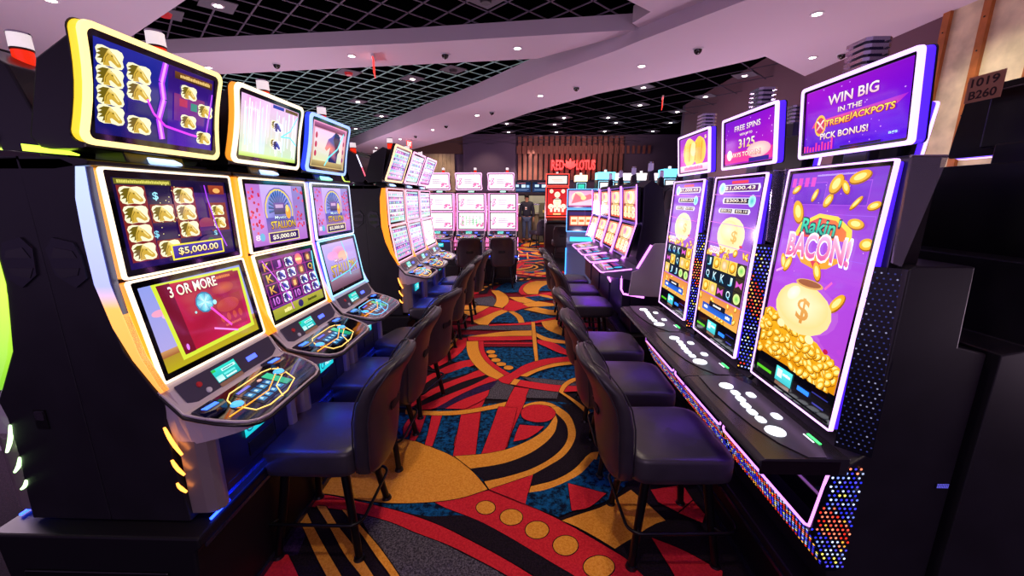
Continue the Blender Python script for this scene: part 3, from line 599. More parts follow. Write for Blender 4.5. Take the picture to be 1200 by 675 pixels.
def art_bacon(a):
    rr = random.Random(3)
    a.poly([(-1, -1), (1, -1), (1, 0), (-1, 0)], ['#c048c8', '#b040c8', '#a844d8', '#ac4ce0']); a.poly([(-1, 0), (1, 0), (1, 1), (-1, 1)], ['#ac4ce0', '#a844d8', '#7434c8', '#8840d0'])
    for u0, u1 in ((-.85, -.1), (.0, .75)): a.rect(u0, .68, u1, .9, '#6a2cc0', '#7c34d0'); a.frame(u0, .68, u1, .9, .012, '#a850e0')
    for i in range(4): a.rect(-.95+i*.16, .86, -.85+i*.16, .95, '#e048c8')
    a.frame(.1, .2, .95, .6, .01, '#a050e8')
    a.text('~', .1, .965, .9, .018, '#c0a0ff')
    for i in range(20): a.ell(rr.uniform(-.9, .9), rr.uniform(-.3, .95), .008, .008, '#f0c0ff', n=6)
    for u, v, r, t, q in ((-.78, .83, .12, .5, .5), (-.3, .77, .12, 1.1, .45), (.02, .72, .13, .9, .6), (.12, .87, .17, .9, .75), (.32, .84, .13, -.9, .5), (.55, .92, .2, .25, .45), (.58, .7, .14, .8, .3), (-.62, .6, .22, 2.1, .6), (.66, .52, .16, -.1, .5), (.9, .68, .12, .3, .5)): a.coin(u, v, r, t, q)
    # logo
    a.poly([(-.62, .36), (-.5, .5), (-.1, .6), (.3, .58), (.62, .47), (.66, .36)], '#ffd84c'); a.poly([(-.52, .36), (-.42, .48), (-.08, .56), (.28, .54), (.52, .45), (.56, .36)], ['#d83050']*3+['#f07838']*3)
    a.poly([(-.5, .2), (.6, .2), (.3, .09), (.02, .06), (-.3, .1)], '#e8a020'); a.poly([(-.1, .14), (.16, .14), (.04, .05)], '#d83050')
    a.text("Rakin'", -.04, .475, .84, .15, '#40e8b8', '#18a890', '#103c48', shear=.15, rot=-.02)
    a.text('BACON!', -.02, .265, 1.42, .25, '#ffe0f0', '#e858a0', '#ffffff', arch=.012); a.text('BACON!', -.02, .265, 1.36, .225, '#ffb8dc', '#d84c98', arch=.012)
    for u, v, r, t, q in ((.93, .36, .13, .1, .7), (-.74, .06, .17, 2.0, .45), (-.62, .05, .16, 1.1, .5), (.12, .04, .17, -1.1, .5), (.66, -.2, .2, .9, .45)): a.coin(u, v, r, t, q)
    a.line([(-.9, -.05), (-.72, -.0)], .02, '#f8a8e8'); a.line([(.36, -.1), (.48, -.02)], .02, '#f060c0')
    # heap of coins, with a plain rounded cream pot carrying a dollar sign in the middle of it
    a.poly([(-1, -1), (1, -1), (1, -.82), (.8, -.74), (.45, -.62), (0, -.58), (-.5, -.52), (-.8, -.46), (-1, -.5)], ['#d88808']*3+['#f0b020']*6)
    for i in range(40):
        u = rr.uniform(-.98, .98); top = -.5-.14*(u+1); a.coin(u, rr.uniform(top-.02, top+.02), .1, rr.uniform(-1, 1), .6)
    a.ell(-.02, -.36, .68, .42, '#f4cf7c', c2='#f8dc98'); a.ell(-.05, -.32, .62, .37, '#fff4d0', c2='#f6d88c')
    a.ell(.04, -.09, .32, .075, '#e0a860'); a.ell(.04, -.085, .27, .055, '#a05c38'); a.ell(-.28, -.22, .17, .11, '#fffbe8', c2='#fff0c8', rot=.6)
    a.text('$', .02, -.37, .3, .26, '#eab060', '#d89040')
    a.ell(-.45, -.58, .1, .07, '#ffe9b0'); a.ell(.3, -.62, .1, .07, '#ffe9b0')
    for i in range(95):
        u = rr.uniform(-.98, .98); v = rr.uniform(-.99, -.62-.1*(u+1)*.6); a.coin(u, v, .105, rr.uniform(-1, 1), .6)
    a.ell(.75, -.64, .05, .04, '#c01848')
def art_bacon_play(seed, jack):
    def f(a):
        rr = random.Random(seed)
        a.poly([(-1, -1), (1, -1), (1, 1), (-1, 1)], ['#b060c8', '#c078d0', '#7838d0', '#8a44d8'])
        for v, u, w, h, t, d in ((.88, .05, 1.5, .1, jack[0], '#e03060'), (.71, .0, 1.05, .085, jack[1], '#9048c8'), (.57, -.38, .55, .07, jack[2], '#8890b0'), (.57, .3, .55, .07, jack[3], '#8890b0')):
            a.poly([(u-w/2-.05, v-h/2), (u+w/2+.05, v-h/2), (u+w/2+.1, v), (u+w/2+.05, v+h/2), (u-w/2-.05, v+h/2), (u-w/2-.1, v)], '#f0e8ff'); a.rect(u-w/2, v-h*.38, u+w/2, v+h*.38, '#281438' if h < .1 else '#602878'); a.text(t, u, v, w*.86, h*.56, '#ffffff', '#f8d8a0')
        a.ell(-.72, .88, .16, .14, '#60e0e0', c2='#e8ffff'); a.ell(.66, .71, .14, .13, '#40b8c8', c2='#c0fff8'); a.rect(-.3, .94, .4, .98, '#f04860')
        a.ell(0, .24, .62, .42, '#f8d888', c2='#fff0c0'); a.ell(-.1, .3, .4, .24, '#fff6d8', c2='#fbe4a0'); a.text('$', .18, .22, .26, .18, '#f0b860')
        coins_over(a, rr, 26, -.95, .95, -.08, .02, .1)
        a.text('BACON!', -.6, .0, .5, .07, '#ff90c8', '#d04890', '#ffffff'); a.rect(.5, .1, .62, .13, '#e04060')
        a.rect(-.95, -.66, .95, -.1, '#181020')
        S5 = rr.sample(['J', 'Q', 'K', 'J', 'Q', 'K', 'g', 'b', 'c', 'c', 'p', 'g', 'c', 'b', 'p'], 15)
        for r in range(3):
            for c in range(5):
                u = -.76+c*.38; v = -.19-r*.19; s = S5[r*5+c]
                bg = '#f8d060' if s in 'cp' else ('#102030' if s in 'JQK' else '#383020'); a.rect(u-.18, v-.09, u+.18, v+.09, bg)
                if s in 'JQK': a.text(s, u, v, .18, .12, '#f0ffff', '#60c8f0')
                elif s == 'g': a.ell(u, v, .14, .12, '#60c850', c2='#e8f8a0')
                elif s == 'b': a.poly([(u-.13, v+.05), (u, v+.01), (u+.13, v+.05), (u+.13, v-.05), (u, v-.01), (u-.13, v-.05)], '#e060d0')
                elif s == 'c': a.coin(u, v, .14, .4, .9)
                else: a.ell(u, v, .13, .12, '#fff0d0', c2='#f0b060')
        a.rect(-1, -1, 1, -.68, '#f0b050', '#e08848'); coins_over(a, rr, 14, -.95, .95, -.98, -.7, .1)
        a.rect(-.75, -.93, .75, -.82, '#2870e0', '#1848b0'); a.rect(-.4, -.84, .4, -.76, '#141828'); a.text('~', 0, -.8, .4, .03, '#ffffff'); a.text('~', .55, -.87, .2, .05, '#ffffff'); a.text('~', -.55, -.87, .2, .05, '#ffffff')
        for v in (.4, .8, .1): a.line([(-1, v), (1, v-.03)], .006, '#f070e0')
    return f
def art_winbig(a):
    rr = random.Random(11)
    a.poly([(-1, -1), (1, -1), (1, 1), (-1, 1)], ['#4010c8', '#5008e0', '#7c08c0', '#a018c8'])
    for i in range(34): a.ell(rr.uniform(-.95, .95), rr.uniform(-.9, .95), rr.choice((.006, .01, .014)), .01, '#d090ff', n=6)
    a.text('WIN BIG', .0, .55, .96, .3, '#fff8f8', '#f0b8c8', '#7020a0'); a.text('IN THE', -.02, .2, .46, .15, '#fff8f0', '#f0c0c0', '#7020a0')
    a.poly([(-.82, -.2), (-.75, -.02), (.95, .14), (.8, -.06)], ['#f03080', '#f05090', '#a020d0', '#c030b0'])
    a.ell(-.62, -.17, .13, .17, '#f8c040', n=14); a.ell(-.62, -.17, .1, .13, '#c83058', n=14); a.text('X', -.62, -.16, .2, .3, '#fff0f0', '#e8a0a0')
    a.text('TREME', -.26, -.14, .5, .19, '#fff060', '#f08018', '#901040', shear=.05); a.text('JACKPOTS', .38, -.11, .78, .24, '#fff060', '#f08018', '#901040', shear=.08)
    a.text('PICK BONUS!', -.12, -.53, .96, .2, '#fff8f8', '#f0c0a0', '#7020a0')
    for i in range(10): a.rect(-.98+i*.07, -.98, -.94+i*.07, rr.uniform(-.85, -.6), '#e83898')
    a.rect(-.15, -.99, .6, -.93, '#180838'); a.text('ags', .78, -.8, .14, .09, '#c0f0ff')
def art_freespins(a):
    rr = random.Random(12)
    a.poly([(-1, -1), (1, -1), (1, 1), (-1, 1)], ['#b020b8', '#b81cc0', '#8c10c8', '#7010c8'])
    for i in range(26): a.ell(rr.uniform(-.95, .95), rr.uniform(-.9, .95), rr.choice((.01, .014, .02)), .014, '#f0b0ff', n=6)
    a.text('FREE SPINS', -.02, .6, 1.05, .24, '#fff8f8', '#f0c0d0', '#6018a0'); a.text('WITH UP TO', -.06, .3, .52, .1, '#fff0d0'); a.text('3125', -.02, -.1, .66, .4, '#fffbe8', '#f8c050', '#5010a0')
    a.rect(-.98, -.92, .98, -.44, '#f040a0', '#e83098'); a.ell(.45, -.5, .45, .16, '#fff0d8', c2='#ffb0c0'); a.text('WAYS TO WIN!', -.1, -.58, 1.3, .2, '#ffffff', '#ffe0a0', '#c02880')
    a.ell(-.75, -.55, .12, .12, '#fff0f0'); a.rect(.1, -.98, .85, -.8, '#30208c')
def art_goldcoins(a):
    rr = random.Random(13); a.poly([(-1, -1), (1, -1), (1, 1), (-1, 1)], ['#e048c0', '#d038c8', '#a028c8', '#a838d0'])
    for u in (-.5, -.1, .3, .6): a.ell(u*.9, .1, .28, .34, '#f0a028', c2='#ffd860')
    a.ell(-.3, .1, .4, .42, '#f8b830', c2='#ffe480'); a.ell(.4, .05, .34, .42, '#f0a020', c2='#ffd050'); a.ell(.0, .25, .2, .2, '#ffe9a0')
    for u in (-.7, -.3, .1, .5): a.line([(u, -.4), (u+.1, .6)], .02, '#d88010')
    a.rect(-.98, -.98, .98, -.62, '#f8c0e0', '#fff0f8'); a.text('~', 0, -.8, 1.3, .2, '#f060a8'); a.text('$', .8, .75, .12, .2, '#fff0a0')
def art_player(a):
    a.rect(-1, -1, 1, 1, '#18a0a8', '#30d8c8'); a.rect(-.95, -.9, -.4, -.1, '#d8f8f0', '#90e8e0'); a.rect(-.3, .2, .9, .6, '#c8fff8'); a.rect(-.3, -.4, .7, -.1, '#70e8e0')
    a.rect(-1, .6, -.7, .95, '#30b848'); a.text('~', .25, .4, .9, .22, '#087080'); a.text('~', .2, -.7, .9, .3, '#e8ffff')
def art_deck(glow):
    def f(a):
        a.rect(-1, -1, 1, 1, '#182038', '#101828')
        for i in range(4):
            for j in range(2): a.rect(-.85+i*.35, -.8+j*.75, -.58+i*.35, -.25+j*.75, '#3088c0', '#1c5890'); a.text('~', -.715+i*.35, -.52+j*.75, .14, .25, '#c0f0ff')
        a.rect(.55, -.9, .95, .9, '#209870', '#30c890'); a.ell(.3, .75, .12, .07, '#f0b0a0'); a.rect(-.9, .75, -.2, .95, '#5068e8')
    return f

# ------------------------------------------------------------------ curved two-screen machine
def screen_unit(root, name, pb, w, h_pad, neon, ns, art, bezel=.02, y=0., depth=.03, r=.012, thick=.008, pinch=0., body=None):
    """framed display: glowing edge, black bezel, child display. pb = (xb,zb,xt,zt)"""
    M, h = panel_matrix(*pb, y=y); h -= h_pad
    mb = Mb(M); nm = mat('neon_'+neon.strip('#')+'_%g' % ns, neon, .3, emit=neon, strength=ns)
    o = rrect(w, h, r, pinch=pinch); i1 = rrect(w-2*thick, h-2*thick, max(r-thick*.6, .003), pinch=pinch); i2 = rrect(w-2*thick-2*bezel, h-2*thick-2*bezel, .003, pinch=0)
    if pinch:
        i2 = []
        for (a, b) in i1: i2.append((max(-(w/2-thick-bezel), min(w/2-thick-bezel, a)), max(-(h/2-thick-bezel), min(h/2-thick-bezel, b))))
    mb.ring(o, i1, -.007, .005, nm)
    mb.ring(i1, i2, -depth, .002, GLOSSBLK())
    mb.prism([(p[0]*.985, p[1]*.985) for p in o], -depth-.004, -.0072, body or BLACK2(), axis='z')  # a glowing body also imitates bloom around the neon
    if body is not None: mb.prism([(p[0]*.996, p[1]*.996) for p in o], -depth-.008, -depth-.004, BLACK2(), axis='z')
    f = mb.build(name, root)
    a = Art(w-2*thick-2*bezel, h-2*thick-2*bezel); art(a)
    a.build('display', f, M @ Matrix.Translation((0, 0, -.0044)))
    return f

def make_curved(label, loc, rz, neon='#ffdf9a', neon2=None, topneon='#ffdc80', arts=None, group=None, strip=None, glow='#ffd070', red=False, ns=1.5, near_strip=None, backlines=False, lime=False, body=None, topbody=None, tx=.272):
    root = empty('slot_machine', label, 'slot machine', loc, rz, group)
    W = .292
    # cabinet
    m = Mb()
    prof = [(.0, .5), (.29, .5), (.285, .6), (.272, .75), (.272, .9), (.285, .96), (.262, 1.0), (.185, 1.14), (.148, 1.33), (.143, 1.5), (.15, 1.66), (.165, 1.715), (.12, 1.735), (.0, 1.735)]
    m.prism(prof, -W, W, BLACK())
    m.prism([(.0, 1.735), (.17, 1.735), (.205, 1.728), (.205, 1.714), (.1, 1.70), (.0, 1.70)], -W, W, BLACK2())
    m.build('cabinet', root, .004)
    for s in (-1, 1):      # speaker bulges and side seams
        m = Mb(); y = s*W
        for k, (x0, z0, x1, z1) in enumerate(((.02, 1.50, .115, 1.36),)):
            pts = [(x0, z0-.03), (x0+.03, z0+.005), (x1-.005, z0-.01), (x1+.01, z0-.05), (x1+.012, z1+.02), (x1-.03, z1-.01), (x0+.01, z1+.03)]
            m.prism(pts, y-.001*s, y+.006*s, DARKV())
            for j, (zc, sg) in enumerate(((1.455, 1), (1.40, -1))):
                m.prism([(x0+.012, zc-.012*sg), (x0+.03, zc+.02*sg), (x1-.012, zc+.01*sg), (x1-.002, zc-.012*sg)], y+.006*s, y+.008*s, BLACK2())
        m.build('speaker', root)
        # glowing curved edge strip
        m = Mb(); out = [(.168, 1.71), (.146, 1.62), (.140, 1.5), (.141, 1.36), (.168, 1.22), (.21, 1.11), (.262, 1.02), (.278, .995)]
        inn = [(.198, 1.71), (.196, 1.62), (.196, 1.5), (.198, 1.36), (.21, 1.25), (.236, 1.12), (.276, 1.02), (.288, 1.0)]
        if near_strip and s < 0:
            rid = [(x-.001, z) for x, z in inn]; inn = [(a[0]*.15+b[0]*.85, a[1]*.15+b[1]*.85) if b[1] > 1.3 else b for a, b in zip(out, inn)]
            r = Mb(); r.prism(inn+rid[::-1], s*(W-.02), s*(W-.001), mat('blue_grey_ridge', '#5a6488', .25, .6)); r.build('edge_ridge', root)
        m.prism(out+inn[::-1], s*(W-.022), s*(W+.002), near_strip if (near_strip and s < 0) else (strip or mat('edge_strip_orange', '#ff9a20', .35, emit='#ff9420', strength=1.15)))
        m.build('edge_light', root)
        # three curved accent lights low on the side
        for (a, b) in (((.266, .872), (.308, .768)), ((.268, .748), (.302, .690)), ((.270, .658), (.297, .622))):
            m = Mb(); p = []
            for k in range(7): t = k/6; p.append((a[0]+(b[0]-a[0])*t-.005*math.sin(PI*t), s*(W+.001), a[1]+(b[1]-a[1])*t-.002*math.sin(PI*t)))
            m.tube(p, [.004, .0052, .006, .006, .006, .0052, .004], mat('accent_'+glow.strip('#'), glow, .4, emit='#ff9a38' if glow == '#ffd070' else glow, strength=3), 8)
            m.build('accent_light', root)
    ta, ua, la = arts
    screen_unit(root, 'upper_screen', (.212, 1.367, .207, 1.712), .536, .0, neon, ns, ua, body=body)
    screen_unit(root, 'lower_screen', (.268, 1.012, .214, 1.363), .536, .0, neon2 or neon, ns, la, body=body)
    # topper
    T = screen_unit(root, 'topper', (.205, 1.772, tx, 2.095), .52, 0, topneon, ns*1.0, ta, bezel=.018, y=-.035, r=.03, thick=.017, pinch=.012, body=topbody)
    m = Mb(); m.prism([(.165, 1.79), (.225, 2.06), (.19, 2.075), (.075, 2.01), (.0, 1.8), (.03, 1.762), (.16, 1.765)], -.25, .2, BLACK2())
    m.prism([(.05, 1.73), (.17, 1.73), (.16, 1.77), (.06, 1.77)], -.13, .1, BLACK2()); m.build('topper_housing', root, .006)
    if backlines:
        for s in (-.252, .202):
            m = Mb(); m.tube([(-.004, s, 1.785), (.035, s, 1.90)], .005, mat('led_red', '#ff90a0', .3, emit='#ff5a70', strength=2.0), 6); m.tube([(.035, s, 1.90), (.073, s, 2.012)], .005, mat('led_white', '#ffffff', .3, emit='#d8d8ff', strength=2.0), 6); m.build('housing_light', root)
    if lime:
        m = Mb(); m.prism([(.0, 1.775), (.06, 1.762), (.088, 1.752), (.085, 1.748), (.0, 1.755)], -.275, -.2, mat('lime_led', '#d8ff60', .4, emit='#c8f040', strength=2.2)); m.build('under_light', root)
    m = Mb(); vs = []
    for k in range(9):
        t = PI*k/8; vs.append((.11+.085*math.cos(t-PI/2)*1, .0))
    lens = mat('crown_lens_'+glow.strip('#'), '#d0e0ff', .15, emit='#a8c8ff' if glow == '#ffd070' else '#9affc8', strength=1.6)
    prev = None
    m.prism([(.12, 1.735), (.2, 1.735), (.195, 1.745), (.17, 1.757), (.13, 1.76)], -.055, .055, lens); m.build('crown_lens', root, .006)
    # signal light
    sig = -.04 if backlines else .022
    m = Mb(); m.cyl((.15, .085, 2.040+sig), .03, .03, .03, BLACK2()); m.cyl((.15, .085, 2.070+sig), .026, .026, .05, mat('signal_red', '#a01008', .25, emit='#ff3010', strength=.9)); m.cyl((.15, .085, 2.122+sig), .028, .028, .005, BLACK2())
    m.cyl((.15, .085, 2.127+sig), .028, .027, .042, mat('signal_white', '#e8e0e8', .25, emit='#fff0f0', strength=.75)); m.cyl((.15, .085, 2.169+sig), .029, .027, .006, CHROME()); m.build('signal_light', root)
    # player panel between screens and deck
    m = Mb(); yy = -.02
    m.prism([(.262, 1.01), (.29, .99), (.336, .905), (.28, .88), (.26, .88)], -.275, .275, SILVER())
    Mp, hp = panel_matrix(.333, .912, .285, 1.003)
    m.prism([(-.25, -.022), (-.21, -.042), (.2, -.042), (.25, -.02), (.255, .046), (-.255, .046)], .0, .0035, mat('slate_panel', '#3a3650', .3), axis='z', M=Mp)
    pp = m.build('player_panel', root, .002)
    a = Art(.12, .055); art_player(a); a.build('player_display', pp, Mp @ Matrix.Translation((-.045, .006, .003)))
    m = Mb(Mp); m.box((-.105, -.04, .0035), (.015, -.025, .006), mat('gold_label', '#a08068', .4)); m.box((.07, -.008, .0035), (.125, .012, .007), mat('blue_reader', '#3040d0', .3, emit='#4a60ff', strength=2.5)); m.build('card_reader', pp)
    for y0, z0, c in ((-.175, .012, '#c02028'), (-.155, -.022, '#c8c8d8')):
        m = Mb(Mp); m.cyl((y0, z0, .0035), .011, .009, .005, mat('button_'+c.strip('#'), c, .3)); m.build('button', pp)
    # button deck
    xs = [.268, .3, .336, .38, .43, .48, .515, .538, .550]; hw = [.278, .279, .278, .275, .268, .253, .235, .208, .165]
    zt = [.998, .962, .918, .906, .893, .880, .870, .864, .860]; zb = [.80, .80, .805, .814, .825, .835, .842, .846, .85]
    m = Mb(); n = len(xs); vs = []; fs = []
    cy = -.012
    for x, h, t, b in zip(xs, hw, zt, zb):
        hb = h*.94; xb = .268+(x-.268)*.95
        vs += [(x, cy-h, t), (x, cy+h, t), (xb, cy+hb, b-.01), (xb, cy-hb, b-.01), (x+.002, cy-h-.002, t-.014), (x+.002, cy+h+.002, t-.014)]
    for i in range(n-1):
        a = 6*i; b = a+6
        fs += [(a, b, b+1, a+1), (a+3, a+2, b+2, b+3), (a, a+4, b+4, b), (a+4, a+3, b+3, b+4), (a+1, b+1, b+5, a+5), (a+5, b+5, b+2, a+2)]
    fs += [(0, 1, 5, 2, 3, 4), tuple(6*(n-1)+k for k in (0, 4, 3, 2, 5, 1))]
    m.add(vs, fs, SILVER(), False)
    rim = [(x+.003, cy-h-.002, t-.012) for x, h, t in zip(xs, hw, zt)]+[(x+.003, cy+h+.002, t-.012) for x, h, t in reversed(list(zip(xs, hw, zt)))]
    m.tube(rim, .0065, BLACK2(), 8)
    rim2 = [(x+.001, cy-h, t+.001) for x, h, t in zip(xs, hw, zt)]+[(x+.001, cy+h, t+.001) for x, h, t in reversed(list(zip(xs, hw, zt)))]
    m.tube(rim2, .0042, SILVER(), 6)
    deck = m.build('button_deck', root)
    def zz(x):
        for i in range(n-1):
            if xs[i] <= x <= xs[i+1]: t = (x-xs[i])/(xs[i+1]-xs[i]); return zt[i]+(zt[i+1]-zt[i])*t
        return zt[-1]
    m = Mb(); vs = []; fs = []
    gx = [.352, .38, .43, .48, .515, .536, .546]; gw = [.268, .267, .260, .245, .226, .2, .16]
    for x, h in zip(gx, gw): vs += [(x, cy-h, zz(x)+.002), (x, cy+h, zz(x)+.002)]
    for i in range(len(gx)-1): fs.append((2*i, 2*i+2, 2*i+3, 2*i+1))
    m.add(vs, fs, GLOSSBLK()); m.build('glass_inset', deck)
    gm = mat('deck_glow_'+glow.strip('#'), glow, .3, emit=glow, strength=1.4)
    m = Mb(); L = [(.395, -.17), (.375, -.13), (.375, .06), (.385, .1), (.42, .12), (.5, .075), (.525, -.02), (.525, -.13), (.505, -.18), (.43, -.19)]
    m.tube([(x, y, zz(x)+.004) for x, y in L], .0022, gm, 6, closed=True)
    m.tube([(.46, -.25, zz(.46)+.004), (.47, -.05, zz(.47)+.004), (.385, .17, zz(.385)+.004)], .0022, mat('deck_glow_amber', '#ff9a28', .3, emit='#ffa030', strength=1.6), 6)
    m.tube([(.53, -.06, zz(.53)+.004), (.475, -.01, zz(.475)+.004), (.44, .1, zz(.44)+.004)], .002, gm, 6); m.build('light_loop', deck)
    Md, hd = panel_matrix(.505, zz(.505)+.003, .39, zz(.39)+.003); a = Art(.2, hd); art_deck(glow)(a); a.build('deck_display', deck, Md @ Matrix.Translation((-.035, 0, 0)))
    for x, y in ((.436, -.178), (.424, .092)):
        m = Mb(); m.cyl((x, y, zz(x)-.002), .026, .026, .007, CHROME()); m.cyl((x, y, zz(x)+.005), .022, .018, .006, mat('blue_button', '#60b8f0', .2, emit='#48b0ff', strength=1.1)); m.build('spin_button', deck)
    for x, y in ((.385, -.235), (.37, .15)):
        m = Mb(); pts = [(x-.03+.0, y-.045), (x+.02, y-.05), (x+.038, y-.02), (x+.036, y+.03), (x+.01, y+.05), (x-.03, y+.04)]
        m.prism(pts, zz(x)-.01, zz(x)+.016, mat('navy_gloss', '#10143a', .12, coat=.5), axis='z')
        m.prism([(x-.01, y-.028), (x+.012, y-.03), (x+.016, y+.022), (x-.004, y+.028)], zz(x)+.016, zz(x)+.018, mat('blue_lit_mark', '#3060f0', .3, emit='#3c70ff', strength=2.2), axis='z')
        m.build('bill_slot', deck, .005)
    # pillars, door, badge, kick light
    for s in (-1, 1):
        m = Mb(); pts = [(.285, s*.278), (.34, s*.275), (.372, s*.262), (.384, s*.24), (.378, s*.215), (.285, s*.21)]
        m.prism(pts, .52, .81, mat('bronze_silver', '#9a8c90', .3, .5), axis='z'); m.build('pillar', root, .004)
    m = Mb(); m.box((.28, -.208, .52), (.36, .208, .815), mat('navy_door', '#161634', .35)); m.box((.36, -.06, .60), (.364, .1, .66), BLACK2()); m.box((.36, -.19, .57), (.3625, .19, .575), BLACK2()); m.box((.36, .11, .57), (.3625, .115, .80), BLACK2())
    m.box((.395, -.1, .80), (.43, .05, .822), BLACK2())
    door = m.build('door', root, .003)
    Mb_, _ = panel_matrix(.3655, .69, .3655, .76)
    a = Art(.15, .07); a.rect(-1, -1, 1, 1, '#10c0d0', '#38e8e8'); a.ell(-.55, 0, .3, .3, '#106890'); a.ell(-.55, 0, .2, .2, '#38e0e8'); a.poly([(-.6, -.3), (-.45, 0), (-.6, .3), (-.5, .3), (-.35, 0), (-.5, -.3)], '#106890'); a.text('IGT', .32, 0, .95, .8, '#ffffff', '#e8ffff', '#106890', shear=.1)
    a.build('badge', door, Mb_)
    m = Mb(); m.tube([(.352, -.28, .502), (.352, .28, .502)], .005, mat('kick_blue', '#2848ff', .4, emit='#2040ff', strength=9), 8); m.build('kick_light', root)
    m = Mb(); m.box((.365, -.2, .80), (.385, .2, .807), mat('kick_blue', '#2848ff')); m.build('under_deck_light', root)
    m = Mb(); m.prism([(.355, .515), (.378, .515), (.372, .54), (.355, .545)], -.21, .21, mat('blue_lit_rail', '#5070d0', .2, .8)); m.build('base_rail', root)  # blue of the kick light put into the rail's colour
    return root

# ------------------------------------------------------------------ tall portrait machine
def dot_field(a, nu, nv, rad, fn):
    """LED dots, all in one layer"""
    k = len(a.v); z = .0012
    for i in range(nu):
        for j in range(nv):
            u = -a.w/2+(i+.5)*a.w/nu+(.25*a.w/nu if j % 2 else -.25*a.w/nu); v = -a.h/2+(j+.5)*a.h/nv
            c = fn(i/nu, j/nv, i, j)
            if c is None: continue
            b = len(a.v)
            for t in range(6): a.v.append((u+rad*math.cos(t*PI/3), v+rad*math.sin(t*PI/3), z)); a.c.append((*rgb(c[0], c[1]), 1))
            a.f.append([b+t for t in range(6)])
def led_cols(rr, bias=0.):
    def f(x, y, i, j):
        w = math.sin(y*9+bias+x*2)+rr.uniform(-.35, .35)
        if w > .45: return (rr.choice(['#ff4a38', '#ff3020', '#ff8060', '#ffb040']), rr.uniform(1.0, 2.2))
        if w < -.9 and rr.random() < .3: return ('#ffe060', 1.8)
        return (rr.choice(['#3838ff', '#5048ff', '#7890ff', '#2830e0', '#c0d0ff']), rr.uniform(.8, 2.0))
    return f
